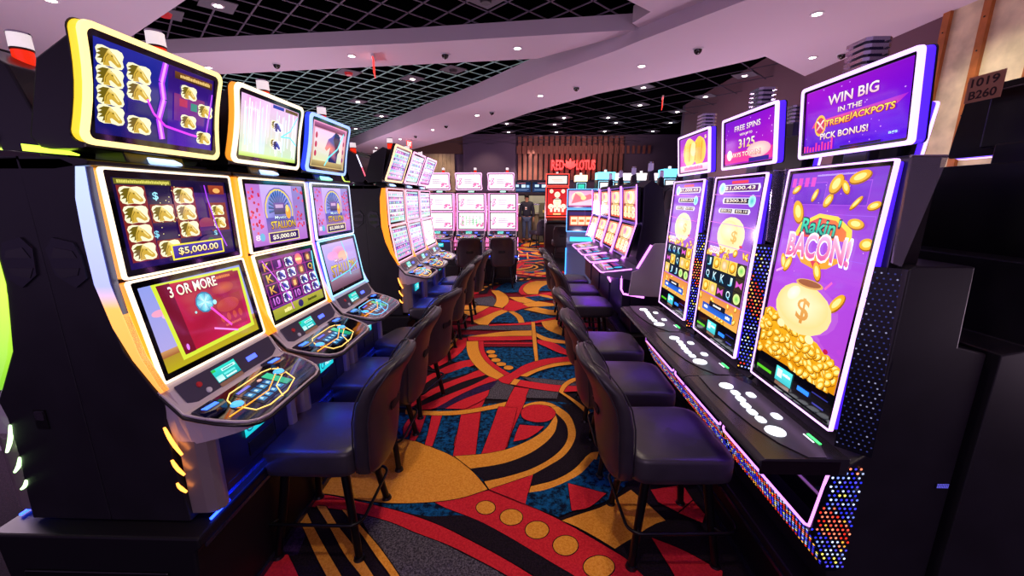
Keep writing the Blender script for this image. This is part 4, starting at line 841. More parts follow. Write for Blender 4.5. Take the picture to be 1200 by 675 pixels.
def make_tall(label, loc, rz, arts, group=None, near=False, seed=1):
    root = empty('slot_machine', label, 'slot machine', loc, rz, group); rr = random.Random(seed); W = .292
    m = Mb()
    m.prism([(.005, .3), (.3, .3), (.335, .41), (.335, .8), (.275, .85), (.275, 1.425), (.26, 1.435), (.1, 1.435), (.09, 1.2), (.005, 1.18)], -W, W, BLACK())
    m.prism([(.22, 1.3), (.3, 1.3), (.292, 1.735), (.215, 1.735)], -.25, .25, BLACK2())
    m.prism([(.27, .85), (.325, .88), (.3, 1.72), (.23, 1.72)], -.225, .225, BLACK2())
    m.build('cabinet', root, .004)
    m = Mb(); m.box((.36, .29, .775), (.6, .2985, .822), mat('mirror_end', '#a090a8', .04, 1.)); m.build('desk_end_trim', root)
    # smoked glass fins beside the upper screen
    for s in (-1, 1):
        m = Mb(); m.prism([(.215, 1.728), (.31, 1.728), (.30, 1.44), (.275, 1.43)], s*.258, s*.266, mat('smoked_glass', '#8a8494', .05, .2, alpha=.5, spec=.9)); m.tube([(.215, s*.262, 1.73), (.31, s*.262, 1.73)], .004, CHROME(), 6); m.build('side_fin', root)
    pu = (.351, .882, .312, 1.728)
    def wrap(a):
        b = Art(a.w, a.h*.875, a.g); arts[1](b); off = a.h*.125/2
        for v in b.v: a.v.append((v[0], v[1]+off, v[2]))
        a.c += b.c; a.f += b.f
        a.L = 1; a.rect(-1, -1, 1, -.75, '#020207')
        a.L = 60; a.rect(-.95, -.93, -.5, -.9, '#58c820'); a.rect(-.38, -.94, .06, -.80, '#40c0c8', '#60f0f0'); a.rect(-.36, -.98, .04, -.945, '#806050'); a.rect(-.34, -.9, -.2, -.82, '#e0ffff'); a.text('~', -.08, -.85, .2, .03, '#ffffff')
        a.rect(.22, -.9, .5, -.86, '#2878ff', k=1.6); a.rect(.2, -.96, .52, -.84, '#101830') if 0 else None
        a.rect(.6, -.93, .85, -.915, '#4040a0'); a.rect(.55, -.84, .9, -.83, '#303890')
    screen_unit(root, 'main_screen', pu, .46, 0, '#e8b4ff', 1.8, wrap, bezel=.012, r=.008, thick=.006, body=mat('violet_bloom_acrylic', '#5028ff', .3, emit='#4a20ff', strength=1.3))  # violet acrylic edge, its glow standing in for neon bloom
    screen_unit(root, 'topper', (.298, 1.762, .322, 2.008), .455, 0, '#dcb4ff', 1.9, arts[0], bezel=.008, r=.014, thick=.012, y=.02, body=mat('violet_bloom_acrylic', '#5028ff', .3, emit='#4a20ff', strength=1.3))
    m = Mb(); m.prism([(.235, 1.79), (.275, 1.79), (.29, 1.98), (.235, 1.98)], -.16, .12, BLACK2()); m.box((.23, -.03, 1.73), (.27, .07, 1.8), BLACK2()); m.build('topper_housing', root, .006)
    # louvred signal light
    m = Mb()
    for k in range(5):
        z = 2.04+k*.02; m.prism([(.165, -.155), (.22, -.155), (.235, -.145), (.235, -.065), (.22, -.055), (.165, -.055), (.15, -.065), (.15, -.145)], z, z+.011, mat('violet_chrome', '#d8d0e8', .18, .95), axis='z')
    m.prism([(.17, -.14), (.215, -.14), (.215, -.07), (.17, -.07)], 1.97, 2.13, mat('smoke_core', '#302848', .3), axis='z'); m.build('signal_light', root)
    # led wings both sides
    for s in (-1, 1):
        p0 = Vector((.345, s*.232, .86)); p1 = Vector((.278, s*.293, .86)); z0 = .84; z1 = 1.425
        c = (p0+p1)/2; c.z = (z0+z1)/2; w = (p1-p0).length
        u = (p1-p0).normalized()*s; v = Vector((-.035*1, 0, .58)).normalized(); nrm = u.cross(v).normalized(); v = nrm.cross(u).normalized()
        M = Matrix(((u.x, v.x, nrm.x, c.x-.012), (u.y, v.y, nrm.y, c.y), (u.z, v.z, nrm.z, c.z), (0, 0, 0, 1)))
        m = Mb(M); m.box((-w/2, -(z1-z0)/2, -.004), (w/2, (z1-z0)/2, 0), mat('led_backing', '#0a0a18', .25)); wing = m.build('led_wing', root)
        a = Art(w*.96, (z1-z0)*.97); fn = led_cols(rr, 2.2)
        if near and s > 0: fn2 = lambda x, y, i, j: (('#5058b0', .35) if rr.random() < .85 else ('#b0b0e0', .6))
        else: fn2 = fn
        dot_field(a, 6, 36, .0037 if not (near and s > 0) else .0026, fn2); a.build('led_dots', wing, M)
    # desk
    m = Mb(); m.prism([(.33, .832), (.59, .828), (.606, .822), (.612, .811), (.6, .798), (.45, .778), (.33, .772)], -.297, .297, mat('satin_black_desk', '#2a2730', .26, spec=.5)); 
    desk = m.build('button_desk', root, .003)
    m = Mb(); pts = [(.345, -.29)]+[(.345+.20*math.sin(PI/2*k/10), -.29+.55*(1-math.cos(PI/2*k/10))) for k in range(11)][1:]+[(.545, .292), (.345, .292)]
    pts = [(.40, -.292), (.545, -.292), (.552, -.15), (.545, .0), (.53, .12), (.50, .22), (.455, .292), (.40, .292), (.362, .2), (.362, -.2)]
    m.prism(pts, .8325, .8336, mat('grey_desk_inlay', '#4c4858', .3), axis='z'); m.build('desk_inlay', desk)
    wl = mat('white_button_light', '#f0f8ff', .3, emit='#e8f4ff', strength=1.5)
    for x, y, r in ((.472, -.19, .028), (.473, .152, .033)):
        m = Mb(); m.cyl((x, y, .833), r, r*.96, .004, wl); m.build('spin_button', desk)
    for x, y in ((.466, -.126), (.472, -.075), (.479, -.024), (.482, .026), (.48, .078), (.412, -.109), (.409, .054)):
        m = Mb(); q = rrect(.03, .042, .012); m.prism([(x+p[0], y+p[1]) for p in q], .833, .837, wl, axis='z'); m.build('bet_button', desk)
    m = Mb(); m.box((.368, .165, .8335), (.376, .225, .836), mat('green_led', '#60ff90', .3, emit='#40ff70', strength=2)); m.box((.384, .165, .8335), (.388, .215, .835), wl); m.build('ticket_slot', desk)
    # recess, neon and led skirt below
    pk = mat('neon_skirt', '#f0a8ff', .3, emit='#e890ff', strength=1.9)
    m = Mb(); m.box((.3, -.294, .56), (.34, .294, .78), GLOSSBLK())
    m.build('knee_recess', root)
    m = Mb(); m.tube([(.405, -.285, .596), (.409, -.285, .576), (.412, -.27, .570), (.412, .27, .570), (.409, .285, .576), (.405, .285, .596)]+([(.385, .293, .79)] if near else []), .0048, pk, 8); m.build('neon_tube', root)
    M, h = panel_matrix(.338, .412, .41, .563)
    m = Mb(M); m.box((-.294, -h/2, -.006), (.294, h/2, 0), mat('led_backing', '#0a0a18', .25)); sk = m.build('led_skirt', root)
    a = Art(.58, h*.97); dot_field(a, 34, 9, .0045, led_cols(rr, .5)); a.build('led_dots', sk, M)
    for s in (-1, 1):
        m = Mb(); m.prism([(.3, .8), (.386, .79), (.408, .566), (.336, .41), (.3, .41)], s*.288, s*.2955, mat('led_backing', '#0a0a18', .25)); side = m.build('side_cheek', root)
    if near:
        m = Mb(); m.box((.008, .2895, .73), (.052, .2935, .75), mat('grille_black', '#08080c', .4))
        for a_ in range(9):
            for b_ in range(4): m.box((.012+a_*.004, .2935, .733+b_*.004), (.0142+a_*.004, .2942, .7352+b_*.004), mat('grille_glow', '#8080ff', .4, emit='#7070ff', strength=.6))
        m.build('side_grille', root)
        # dots on the near cheek, facing along +y: u toward -x, v up
        M = Matrix(((-1, 0, 0, .345), (0, 0, 1, .2956), (0, 1, 0, .605), (0, 0, 0, 1)))
        a = Art(.13, .40); fn = led_cols(rr, 3.1)
        def f3(x, y, i, j):
            xx = .345-(-.065+.13*(x+.5/8)); z = .605-.2+.4*y
            if z > .57: ok = xx < .386+(.79-z)*.1-.014 and z < .79 and xx < .392
            else: ok = xx < .338+(z-.41)*.45 and z > .415
            return fn(x, y, i, j) if ok and xx > .285 else None
        dot_field(a, 8, 25, .0042, f3); a.build('led_dots', side, M)
    return root

# ------------------------------------------------------------------ violet two-screen machine with grey side panels
def make_violet(label, loc, rz, arts, group=None):
    root = empty('slot_machine', label, 'slot machine', loc, rz, group); W = .272
    vn = mat('violet_neon', '#b060ff', .3, emit='#b058ff', strength=2.2); pn = mat('pink_neon', '#ff90ff', .3, emit='#f088ff', strength=2.4)
    m = Mb(); m.prism([(.0, .35), (.40, .35), (.42, .7), (.36, .98), (.40, 1.08), (.36, 1.4), (.37, 1.72), (.30, 1.78), (.2, 1.7), (.17, 1.5), (.12, 1.25), (.0, 1.1)], -W, W, mat('dark_violet_metal', '#1c1630', .35, .2)); m.build('cabinet', root, .005)
    for s in (-1, 1):
        m = Mb(); m.prism([(.02, .70), (.45, .725), (.43, .95), (.375, .975), (.27, 1.19), (.24, 1.215), (.05, 1.22), (.02, 1.2)], s*W, s*(W+.012), mat('grey_side_panel', '#aca6be', .4)); m.build('side_panel', root, .006)
        m = Mb(); m.tube([(.385, s*(W+.012), .985), (.27, s*(W+.012), 1.2)], .011, pn, 8); m.build('side_neon', root)
        m = Mb(); m.tube([(.52, s*(W-.01), .91), (.515, s*(W-.01), .78), (.49, s*(W-.01), .735), (.3, s*(W+.005), .705)], .009, pn, 8); m.build('base_neon', root)
        m = Mb(); m.tube([(.44, s*.275, 1.74), (.418, s*.275, 1.395), (.505, s*.275, 1.075)], .0055, pn, 8); m.build('edge_light', root)
    screen_unit(root, 'upper_screen', (.415, 1.395, .43, 1.725), .52, 0, '#5c2cb8', .9, arts[0], bezel=.02)
    screen_unit(root, 'lower_screen', (.495, 1.085, .415, 1.39), .52, 0, '#5c2cb8', .9, arts[1], bezel=.02)
    m = Mb(); m.prism([(.36, .99), (.44, .97), (.68, .945), (.7, .93), (.69, .91), (.5, .88), (.38, .86)], -.27, .27, mat('violet_silver', '#8478a8', .3, .5)); d = m.build('button_deck', root, .006)
    m = Mb(); m.tube([(.43, -.272, .975), (.69, -.262, .942), (.705, -.2, .936), (.705, .2, .936), (.69, .262, .942), (.43, .272, .975)], .006, pn, 8); m.build('rim_neon', d)
    Md, hd = panel_matrix(.665, .951, .46, .972); a = Art(.4, hd); a.rect(-1, -1, 1, 1, '#281848', '#180c38')
    for i in range(6): a.rect(-.9+i*.3, -.7, -.68+i*.3, -.1, ['#f06080', '#f0a0c0', '#60c8f0'][i % 3])
    a.ell(.6, .4, .18, .2, '#40b8e8'); a.rect(-.8, .2, .2, .8, '#a03868', '#6038b8'); a.build('deck_display', d, Md)
    m = Mb(); m.box((.42, -.26, .5), (.5, .26, .88), mat('dark_violet_metal', '#1c1630', .35, .2)); m.build('door', root, .008)
    m = Mb(); m.prism([(.2, 1.75), (.27, 1.75), (.26, 1.86), (.22, 1.88)], -.035, .035, mat('dark_violet_metal', '#1c1630', .35, .2)); m.cyl((.24, 0, 1.87), .026, .024, .07, mat('signal_smoke', '#b8a8d0', .2, emit='#a090c8', strength=.35)); m.cyl((.24, 0, 1.94), .02, .02, .015, CHROME()); m.build('signal_light', root)
    m = Mb(); m.prism([(.17, 1.5), (.2, 1.7), (.26, 1.73), (.22, 1.4), (.1, 1.22), (.03, 1.18), (.03, 1.14)], -.12, .12, mat('steel_violet', '#4a4270', .35, .5)); m.build('back_spine', root, .008)
    return root

# ------------------------------------------------------------------ bar stool
def make_stool(label, loc, rz, group=None):
    root = empty('casino_stool', label, 'stool', loc, rz, group)
    # seat: rounded cushion built from rings
    m = Mb(); rings = []; N = 56
    def sq(t, a, b, p=7): c = math.cos(t); s_ = math.sin(t); return (a*math.copysign(abs(c)**(2/p), c), b*math.copysign(abs(s_)**(2/p), s_))
    for z, k in ((.452, .80), (.447, .95), (.455, .99), (.48, 1.0), (.545, 1.0), (.560, .99), (.568, .965), (.573, .85), (.577, .5), (.578, .0)):
        rings.append([(x*k if k else 0, y*k if k else 0, z+(.006*(1-k) if z > .55 else 0)+(-.012*max(0, (x*k-.12)/.1) if z > .5 else 0)) for x, y in (sq(2*PI*i/N, .222, .222) for i in range(N))])
    vs = [v for r in rings for v in r]; fs = []
    for j in range(len(rings)-1):
        for i in range(N): fs.append((j*N+i, j*N+(i+1) % N, (j+1)*N+(i+1) % N, (j+1)*N+i))
    fs.append(tuple(range(N))[::-1]); m.add(vs, fs, LEATHER(), True)
    m.build('seat', root)
    # backrest: leaning padded shell
    m = Mb(); rings = []; N = 36
    prof = [(.418, .11, .03, -.272), (.420, .155, .055, -.273), (.445, .187, .074, -.276), (.50, .203, .08, -.284), (.60, .212, .082, -.296), (.70, .216, .08, -.304), (.80, .216, .078, -.322), (.88, .210, .076, -.352), (.94, .200, .074, -.384), (.975, .188, .07, -.402), (.995, .166, .054, -.412), (1.005, .13, .036, -.417), (1.009, .07, .014, -.42)]
    prof = [(z if z < .7 else .7+(z-.7)*.84, w, th, xc) for z, w, th, xc in prof]
    for z, w, th, xc in prof:
        rg = []
        for i in range(N):
            t = 2*PI*i/N; c = math.cos(t); s_ = math.sin(t)
            x = th/2*math.copysign(abs(c)**(2/3.2), c); y = w*math.copysign(abs(s_)**(2/4.), s_)
            rg.append((xc+x+.055*(y/.21)**2, y, z-.012*(y/.2)**2*(1 if z > .9 else 0)))
        rings.append(rg)
    vs = [v for r in rings for v in r]; fs = []
    for j in range(len(rings)-1):
        for i in range(N): fs.append((j*N+i, j*N+(i+1) % N, (j+1)*N+(i+1) % N, (j+1)*N+i))
    fs.append(tuple(range(N))[::-1]); fs.append(tuple((len(rings)-1)*N+i for i in range(N))); m.add(vs, fs, LEATHER(), True)
    back = m.build('backrest', root)
    # welt seams along both faces
    def outline(off, sc):
        L = []
        for z, w, th, xc in prof[1:-1]: L.append((z, w*sc, xc+off*th))
        return [(x+.055*(w/.21)**2, -w, z) for z, w, x in L]+[(x+.055*(w/.21)**2, w, z) for z, w, x in reversed(L)]
    m = Mb(); m.tube(outline(-.42, .93), .0035, LEATHER(), 6, closed=True); m.tube(outline(.42, .93), .0035, LEATHER(), 6, closed=True); m.build('piping', back)
    m = Mb(); q = rrect(.11, .038, .018)
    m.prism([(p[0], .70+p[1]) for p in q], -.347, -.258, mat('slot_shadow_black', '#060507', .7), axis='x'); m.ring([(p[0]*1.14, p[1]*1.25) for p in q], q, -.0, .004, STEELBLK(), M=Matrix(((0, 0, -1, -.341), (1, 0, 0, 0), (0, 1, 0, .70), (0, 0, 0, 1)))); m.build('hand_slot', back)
    m = Mb(); m.box((-.15, -.15, .445), (.15, .15, .462), STEELBLK()); m.box((-.285, -.05, .452), (-.1, -.02, .462), STEELBLK()); m.box((-.285, .02, .452), (-.1, .05, .462), STEELBLK()); m.build('seat_frame', root, .003)
    for sx in (-1, 1):
        for sy in (-1, 1):
            m = Mb(); m.tube([(sx*.13, sy*.13, .455), (sx*.16, sy*.158, .22), (sx*.188, sy*.188, .012)], [.02, .018, .0165], STEELBLK(), 12); l = m.build('leg', root)
            m = Mb(); m.cyl((sx*.189, sy*.189, 0.001), .027, .022, .016, BLACK2()); m.build('foot_glide', l)
    m = Mb(); q = rrect(.49, .41, .06, 6); m.tube([(p[0]+.03, p[1], .195) for p in q], .0075, STEELBLK(), 8, closed=True)
    for sx in (-1, 1):
        for sy in (-1, 1): m.tube([(sx*.163, sy*.161, .195), (sx*.18+.01, sy*.203, .195)], .006, STEELBLK(), 6)
    m.build('footrest', root)
    return root
# ------------------------------------------------------------------ floor: patterned carpet inlays
def smooth_poly(pts, n=4):
    """round the gentle bends of a traced outline and keep its sharp corners"""
    P = [Vector(p) for p in pts]; N = len(P); T = []; sharp = []
    for i in range(N):
        a = P[i]-P[i-1]; b = P[(i+1) % N]-P[i]
        sharp.append(a.length < 1e-6 or b.length < 1e-6 or a.angle(b, 0) > R(42))
        T.append((P[(i+1) % N]-P[i-1])*.5)
    out = []
    for i in range(N):
        j = (i+1) % N; L = (P[j]-P[i]).length
        t0 = (P[j]-P[i]) if sharp[i] else T[i].normalized()*L; t1 = (P[j]-P[i]) if sharp[j] else T[j].normalized()*L
        for k in range(n):
            t = k/n; h1 = 2*t**3-3*t*t+1; h2 = t**3-2*t*t+t; h3 = -2*t**3+3*t*t; h4 = t**3-t*t
            out.append(P[i]*h1+t0*h2+P[j]*h3+t1*h4)
    return out
CM = {'O': mottled('carpet_orange', '#d08428', '#e09a3c', 90), 'R': mottled('carpet_red', '#b81e2c', '#cc2a34', 90), 'B': mottled('carpet_blue', '#061026', '#0d5080', 26),
      'G': mottled('carpet_grey', '#2a2630', '#5c5660', 110), 'K': mottled('carpet_black', '#120c14', '#221822', 120), 'M': mottled('carpet_maroon', '#5a0c1c', '#7c1424', 90),
      'P': mottled('carpet_plum', '#1c1030', '#34204c', 60)}
LINE = mottled('carpet_outline', '#140810', '#1c0c14', 100)
def build_floor():
    m = Mb(); m.add([(-16, -4, 0), (16, -4, 0), (16, 20, 0), (-16, 20, 0)], [(0, 1, 2, 3)], CM['K'])
    tiles = [(0, 0, 1), (0, 6.9, 1), (-3.2, 6.9, 1), (3.1, 6.9, -1), (0, 13.2, 1), (-3.3, 13.2, 1), (3.2, 13.2, 1), (-3.2, 0.9, 1), (3.2, .6, 1), (6.4, 6.9, 1)]
    for dx, dy, sx in tiles:
        z = .0006
        for c, pts in CARPET:
            q = smooth_poly(pts, 4 if dy == 0 and dx == 0 else 2)
            q = [Vector((p.x*sx+dx, p.y+dy)) for p in q]
            if sum(q[i].x*q[(i+1) % len(q)].y-q[(i+1) % len(q)].x*q[i].y for i in range(len(q))) < 0: q.reverse()
            if dx == 0 and dy == 0 and c in 'ORG':       # dark woven outline
                n = len(q); o = []
                for i in range(n):
                    d = (q[(i+1) % n]-q[i-1]); d = d.normalized() if d.length > 1e-6 else Vector((1, 0)); nn = Vector((d.y, -d.x)); o.append(q[i]+nn*.0045)
                m.add([(p.x, p.y, z) for p in o]+[(p.x, p.y, z) for p in q], [(i, (i+1) % n, n+(i+1) % n, n+i) for i in range(n)], LINE)
            z += .00016
            tri = []
            for a, b, d in tessellate_polygon([[Vector((p.x, p.y, 0)) for p in q]]):
                ar = (q[b].x-q[a].x)*(q[d].y-q[a].y)-(q[d].x-q[a].x)*(q[b].y-q[a].y); tri.append((a, b, d) if ar > 0 else (a, d, b))
            m.add([(p.x, p.y, z) for p in q], tri, CM[c])
    f = m.build('floor'); tag(f, kind='structure')
build_floor()

# ------------------------------------------------------------------ ceiling
SOFF = mat('soffit_plaster', '#cfc2cf', .8, bump=(60, .05, .001))
CB = mat('black_ceiling', '#040406', 1., spec=0.)
def slab(name, pts, z0, z1, m=SOFF):
    mb = Mb(); mb.prism(pts, z0, z1 if z1 < 3.4 else 3.418, m, axis='z'); o = mb.build(name); tag(o, kind='structure'); return o
# the low diagonal beam
slab('ceiling_diagonal_beam', [(-4.4, 14.56), (-3.7, 13.6), (-1.58, 10.7), (.11, 7.84), (1.11, 6.52), (1.88, 5.79), (2.63, 5.01), (3.07, 4.23), (3.53, 3.7), (4.2, 3.0), (4.2, -3), (3.4, -3), (3.0, 1.2), (1.76, 3.62), (1.14, 4.47), (.97, 4.73), (.29, 5.56), (-.74, 6.96), (-1.9, 8.35), (-4.47, 11.74), (-6.58, 14.56)], 3.15, 3.9)
slab('ceiling_cross_beam', [(-12, 5.45), (-4.26, 5.05), (-1.25, 4.80), (1.15, 4.50), (.9, 4.75), (.17, 5.33), (-4.38, 5.87), (-12, 6.6)], 3.27, 3.9)
slab('ceiling_left_field', [(-2.1, 3.05), (-2.88, 3.78), (-4.12, 4.55), (-5.2, 5.15), (-12, 5.5), (-12, -3), (.5, -3), (.5, 1.0)], 3.27, 3.9)
slab('ceiling_right_field', [(.5, 1.0), (.5, -3), (3.5, -3), (3.0, 1.3), (1.76, 3.64), (1.14, 4.46), (1.05, 4.35), (1.15, 4.11), (.88, 3.88), (-.3, 2.9), (-2.1, 3.05)], 3.27, 3.9)
slab('ceiling_far_field', [(2.63, 5.03), (3.84, 6.0), (3.84, 3.2), (3.6, 3.72), (3.07, 4.25)], 3.22, 3.9)
m = Mb(); m.box((-16, -3, 3.75), (12, 19, 3.8), CB); tag(m.build('ceiling'), kind='structure')
# open lattice under the black ceiling
def lattice(name, x0, x1, y0, y1, sp, keep, mt):
    m = Mb(); an = R(45); d1 = Vector((math.cos(an), -math.sin(an))); d2 = Vector((math.cos(an), math.sin(an)))
    cx, cy = (x0+x1)/2, (y0+y1)/2; half = math.hypot(x1-x0, y1-y0)/2
    for d in (d1, d2):
        n = Vector((-d.y, d.x)); k = int(half/sp)
        for i in range(-k, k+1):
            c = Vector((cx, cy))+n*i*sp
            # clip to the rectangle, sampling
            run = None; steps = int(2*half/.1)
            for j in range(steps+1):
                p = c+d*(-half+j*.1); ok = x0 < p.x < x1 and y0 < p.y < y1 and keep(p)
                if ok and run is None: run = p
                if (not ok or j == steps) and run is not None:
                    a = run; b = p; run = None
                    if (b-a).length > .15:
                        t = .0075; q = [a+n*t, a-n*t, b-n*t, b+n*t]
                        m.prism([(v.x, v.y) for v in q], 3.42, 3.428, mt, axis='z')
    o = m.build(name); tag(o, kind='structure'); return o
GR = mat('grid_bars_green_lit', '#a8e0d0', .5)  # green light on the bars is put into their colour
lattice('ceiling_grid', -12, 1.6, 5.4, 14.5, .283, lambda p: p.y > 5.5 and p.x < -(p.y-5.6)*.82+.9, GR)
lattice('ceiling_grid_front', -5.2, 1.3, 2.8, 5.3, .283, lambda p: p.y < 5.2, mat('grid_bars_dim', '#564c5e', .7))  # darker copy of the bars, dimness painted into the colour
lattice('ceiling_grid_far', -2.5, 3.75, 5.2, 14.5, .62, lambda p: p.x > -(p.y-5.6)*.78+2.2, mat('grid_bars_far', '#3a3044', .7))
# walls
XW = 3.78
PW = mat('plum_wall', '#6e505c', .8); PW2 = mat('violet_far_wall', '#57465f', .85)
m = Mb(); m.box((XW, 4.06, 0), (XW+.15, 10.1, 3.75), PW); m.box((XW+.05, -3, 0), (XW+.15, 4.06, 3.75), mat('wall_back_brown', '#5c3c2c', .8)); tag(m.build('wall_right'), kind='structure')
m = Mb()
m.box((XW, 10.1, 0), (9, 10.25, 3.75), PW2); m.box((-14, 14.6, 0), (-.25, 14.75, 3.75), PW2); m.box((-.25, 14.6, 2.22), (1.25, 14.75, 3.75), PW2); m.box((1.25, 14.6, 0), (9, 14.75, 3.75), PW2); m.box((-3, 17.2, 0), (4, 17.35, 3.75), PW2); tag(m.build('wall_back'), kind='structure')
m = Mb(); m.box((-11.9, -3, 0), (-11.7, 14.6, 3.3), PW2); tag(m.build('wall_left'), kind='structure')
cream = mat('cream_stone_panel', '#d6c9a4', .55, noise=(5, .22)); wood = mat('orange_wood', '#a8622c', .5, noise=(8, .2))
for i, (y0, y1) in enumerate(((3.76, 4.03), (3.35, 3.70), (2.9, 3.3), (2.4, 2.85))):
    m = Mb(); m.box((XW-.02, y0, .1), (XW+.05, y1, 3.7), cream); tag(m.build('wall_right_panel'), kind='structure')
m = Mb()
for y in (4.03, 3.70, 3.30, 2.85, 2.35): m.box((XW-.05, y, 0), (XW+.05, y+.06, 3.72), wood)
for y in (4.03, 3.70):
    for k in range(14): m.cyl((XW-.052, y+.03, .3+k*.25), .006, .006, .01, BLACK2(), 8)
tag(m.build('trim_1'), kind='structure')
m = Mb(); cr2 = mat('beige_far_panel', '#a89478', .7, noise=(3, .2))
for i in range(22): m.box((-5.46+i*.14, 14.45, 0), (-5.46+i*.14+.134, 14.6, 3.12), cr2)
m.box((-2.06, 14.36, 0), (-.26, 14.6, 3.75), PW2); m.box((-6, 14.45, 3.12), (-2.05, 14.6, 3.75), mat('brown_header', '#5c4038', .8)); tag(m.build('wall_far_panels'), kind='structure')

# slatted wood screen with the restaurant sign
root = empty('slatted_screen', 'wide dark wood slat screen high on the far wall behind the red sign', 'screen', (1.62, 14.44, 2.24)); root.scale = (.853,)*3
sw = mat('walnut_slat', '#7a4038', .6, noise=(4, .15)); swd = mat('slat_backing', '#2a1620', .8)
m = Mb(); m.box((-2.1, .1, 0), (2.2, .18, 1.7), swd); m.build('backing', root)
for i in range(20):
    m = Mb(); m.box((-2.1+i*.215, 0, -.0), (-2.1+i*.215+.14, .1, 1.7), sw); m.build('slat', root, .006)
m = Mb()
for i in range(31): m.box((-3.2+i*.21, -.06, 1.02), (-3.2+i*.21+.1, .0, 1.32), sw)
m.build('cross_band', root)

def text_obj(name, txt, w, h, depth, mt, M, parent):
    vs, fs, tw, th = text_geo(txt); mb = Mb(M); k = len(vs)
    P = [((x/tw-.5)*w, (y/th-.5)*h) for x, y in vs]
    mb.add([(a, b, depth) for a, b in P], fs, mt)
    ed = {}
    for f in fs:
        for i in range(len(f)):
            a, b = f[i], f[(i+1) % len(f)]; ed[(a, b)] = ed.get((a, b), 0)+1
    bd = [e for e in ed if (e[1], e[0]) not in ed]
    mb.add([(a, b, 0) for a, b in P]+[(a, b, depth) for a, b in P], [(a, b, k+b, k+a) for a, b in bd], mt)
    return mb.build(name, parent)
# plane facing -Y: u=+X, v=+Z, w=-Y
def faceM(x, y, z): return Matrix(((1, 0, 0, x), (0, 0, -1, y), (0, 1, 0, z), (0, 0, 0, 1)))
rn = mat('red_sign_neon', '#ff4848', .3, emit='#ff4040', strength=1.9)
root = empty('lotus_sign', 'red glowing RED LOTUS sign with a lotus flower on the slat screen', 'sign', (1.645, 14.31, 2.73)); root.scale = (.82, .853, .853)
text_obj('letters', 'RED', .52, .38, .06, rn, faceM(-.55, 0, 0), root); text_obj('letters', 'LOTUS', .78, .38, .06, rn, faceM(.62, 0, 0), root)
m = Mb(faceM(-.03, 0, -.02))
for an, L, w in ((0, .34, .09), (38, .33, .085), (-38, .33, .085), (68, .34, .075), (-68, .34, .075)):
    c, s_ = math.cos(R(an)), math.sin(R(an)); q = []
    for x, y in ((0, -.1), (w*.8, .05), (w, .14), (w*.5, .24), (0, L), (-w*.5, .24), (-w, .14), (-w*.8, .05)): q.append((x*c+y*s_, -x*s_+y*c-.06))
    m.prism(q, 0.0+.01*(an % 7), .05+.01*(an % 7), rn, axis='z')
m.build('lotus_flower', root)

# recessed downlights, each its own small fitting
dl_glow = mat('downlight_lens', '#ffffff', .3, emit='#fff0e0', strength=30)
def make_dl(label, loc, group, r=.035, plate=False):
    o = empty('downlight', label, 'downlight', loc, 0, group)
    m = Mb(); q = [(r*1.5*math.cos(2*PI*k/20), r*1.5*math.sin(2*PI*k/20)) for k in range(20)]; q2 = [(x/1.5, y/1.5) for x, y in q]
    m.ring(q, q2, -.004, .004, mat('white_trim', '#e8e4ea', .5)); m.build('trim_ring', o)
    m = Mb(); m.cyl((0, 0, -.002), r, r, .006, dl_glow, 16); m.build('lens', o)
    if plate:
        m = Mb(); m.prism([(0, -.2), (.2, 0), (0, .2), (-.2, 0)], .004, .012, mat('grid_plate', '#5a5560', .7), axis='z'); m.build('mounting_plate', o)
    return o
def dls(label, group, pts, z, r, plate=False):
    a = None
    for x, y in pts:
        if a is None: a = make_dl(label, (x, y, z), group, r, plate)
        else: dup(a, (x, y, z), 0, label, group)
C_L = [(2.49, 3.88), (1.40, 5.22), (.26, 6.6), (-.87, 8.04), (-2.07, 9.65), (-3.26, 11.1), (-4.55, 12.9)]
B_L = [(-4.03, 3.75), (-4.07, 5.55), (-2.04, 5.17), (-.07, 4.97)]
ORD = ['nearest the camera', 'second from the camera', 'third from the camera', 'fourth from the camera', 'fifth from the camera', 'sixth from the camera', 'farthest from the camera']
a = None
for (x, y), w in zip(C_L, ORD):
    l = 'white downlight in the pale diagonal ceiling beam, '+w
    if a is None: a = make_dl(l, (x, y, 3.146), 'downlights along the diagonal beam', .035)
    else: dup(a, (x, y, 3.146), 0, l, 'downlights along the diagonal beam')
for (x, y), w in zip(B_L, ('white downlight at the top left edge of the photo in the pale ceiling', 'white downlight in the cross beam just above the first horse topper', 'white downlight in the cross beam beside the red exit sign', 'white downlight in the cross beam near its right end')):
    dup(a, (x, y, 3.266), 0, w, 'downlights in the left beam and field')
dls('single round white downlight in the pale ceiling patch by the right wall', 'downlight by the right wall', [(3.36, 5.2)], 3.216, .032)
a = make_dl('downlight on a grey plate in the front lattice above the first horse topper', (-2.9, 4.2, 3.40), 'downlights in the left lattice ceiling', .035, True)
for (x, y), w in zip([(-1.7, 6.62), (-3.13, 8.06), (-3.15, 9.41), (-4.4, 11.03)], ('closest to the cross beam', 'second from the cross beam', 'third from the cross beam', 'farthest and lowest in the picture')):
    dup(a, (x, y, 3.40), 0, 'downlight in the green-lit lattice ceiling, '+w, 'downlights in the left lattice ceiling')
dls('small downlight in the dark ceiling on the far right', 'downlights in the dark far ceiling', [(3.3, 6.58), (1.98, 7.19), (2.29, 8.48), (3.28, 7.84), (3.26, 9.13), (3.57, 10.4), (2.25, 10.36), (1.93, 9.73), (.93, 9.71), (.78, 10.55), (.92, 11.72), (2.23, 11.61), (3.54, 11.65), (-.4, 10.41), (-.4, 11.69), (-2.29, 12.41)], 3.40, .034, True)
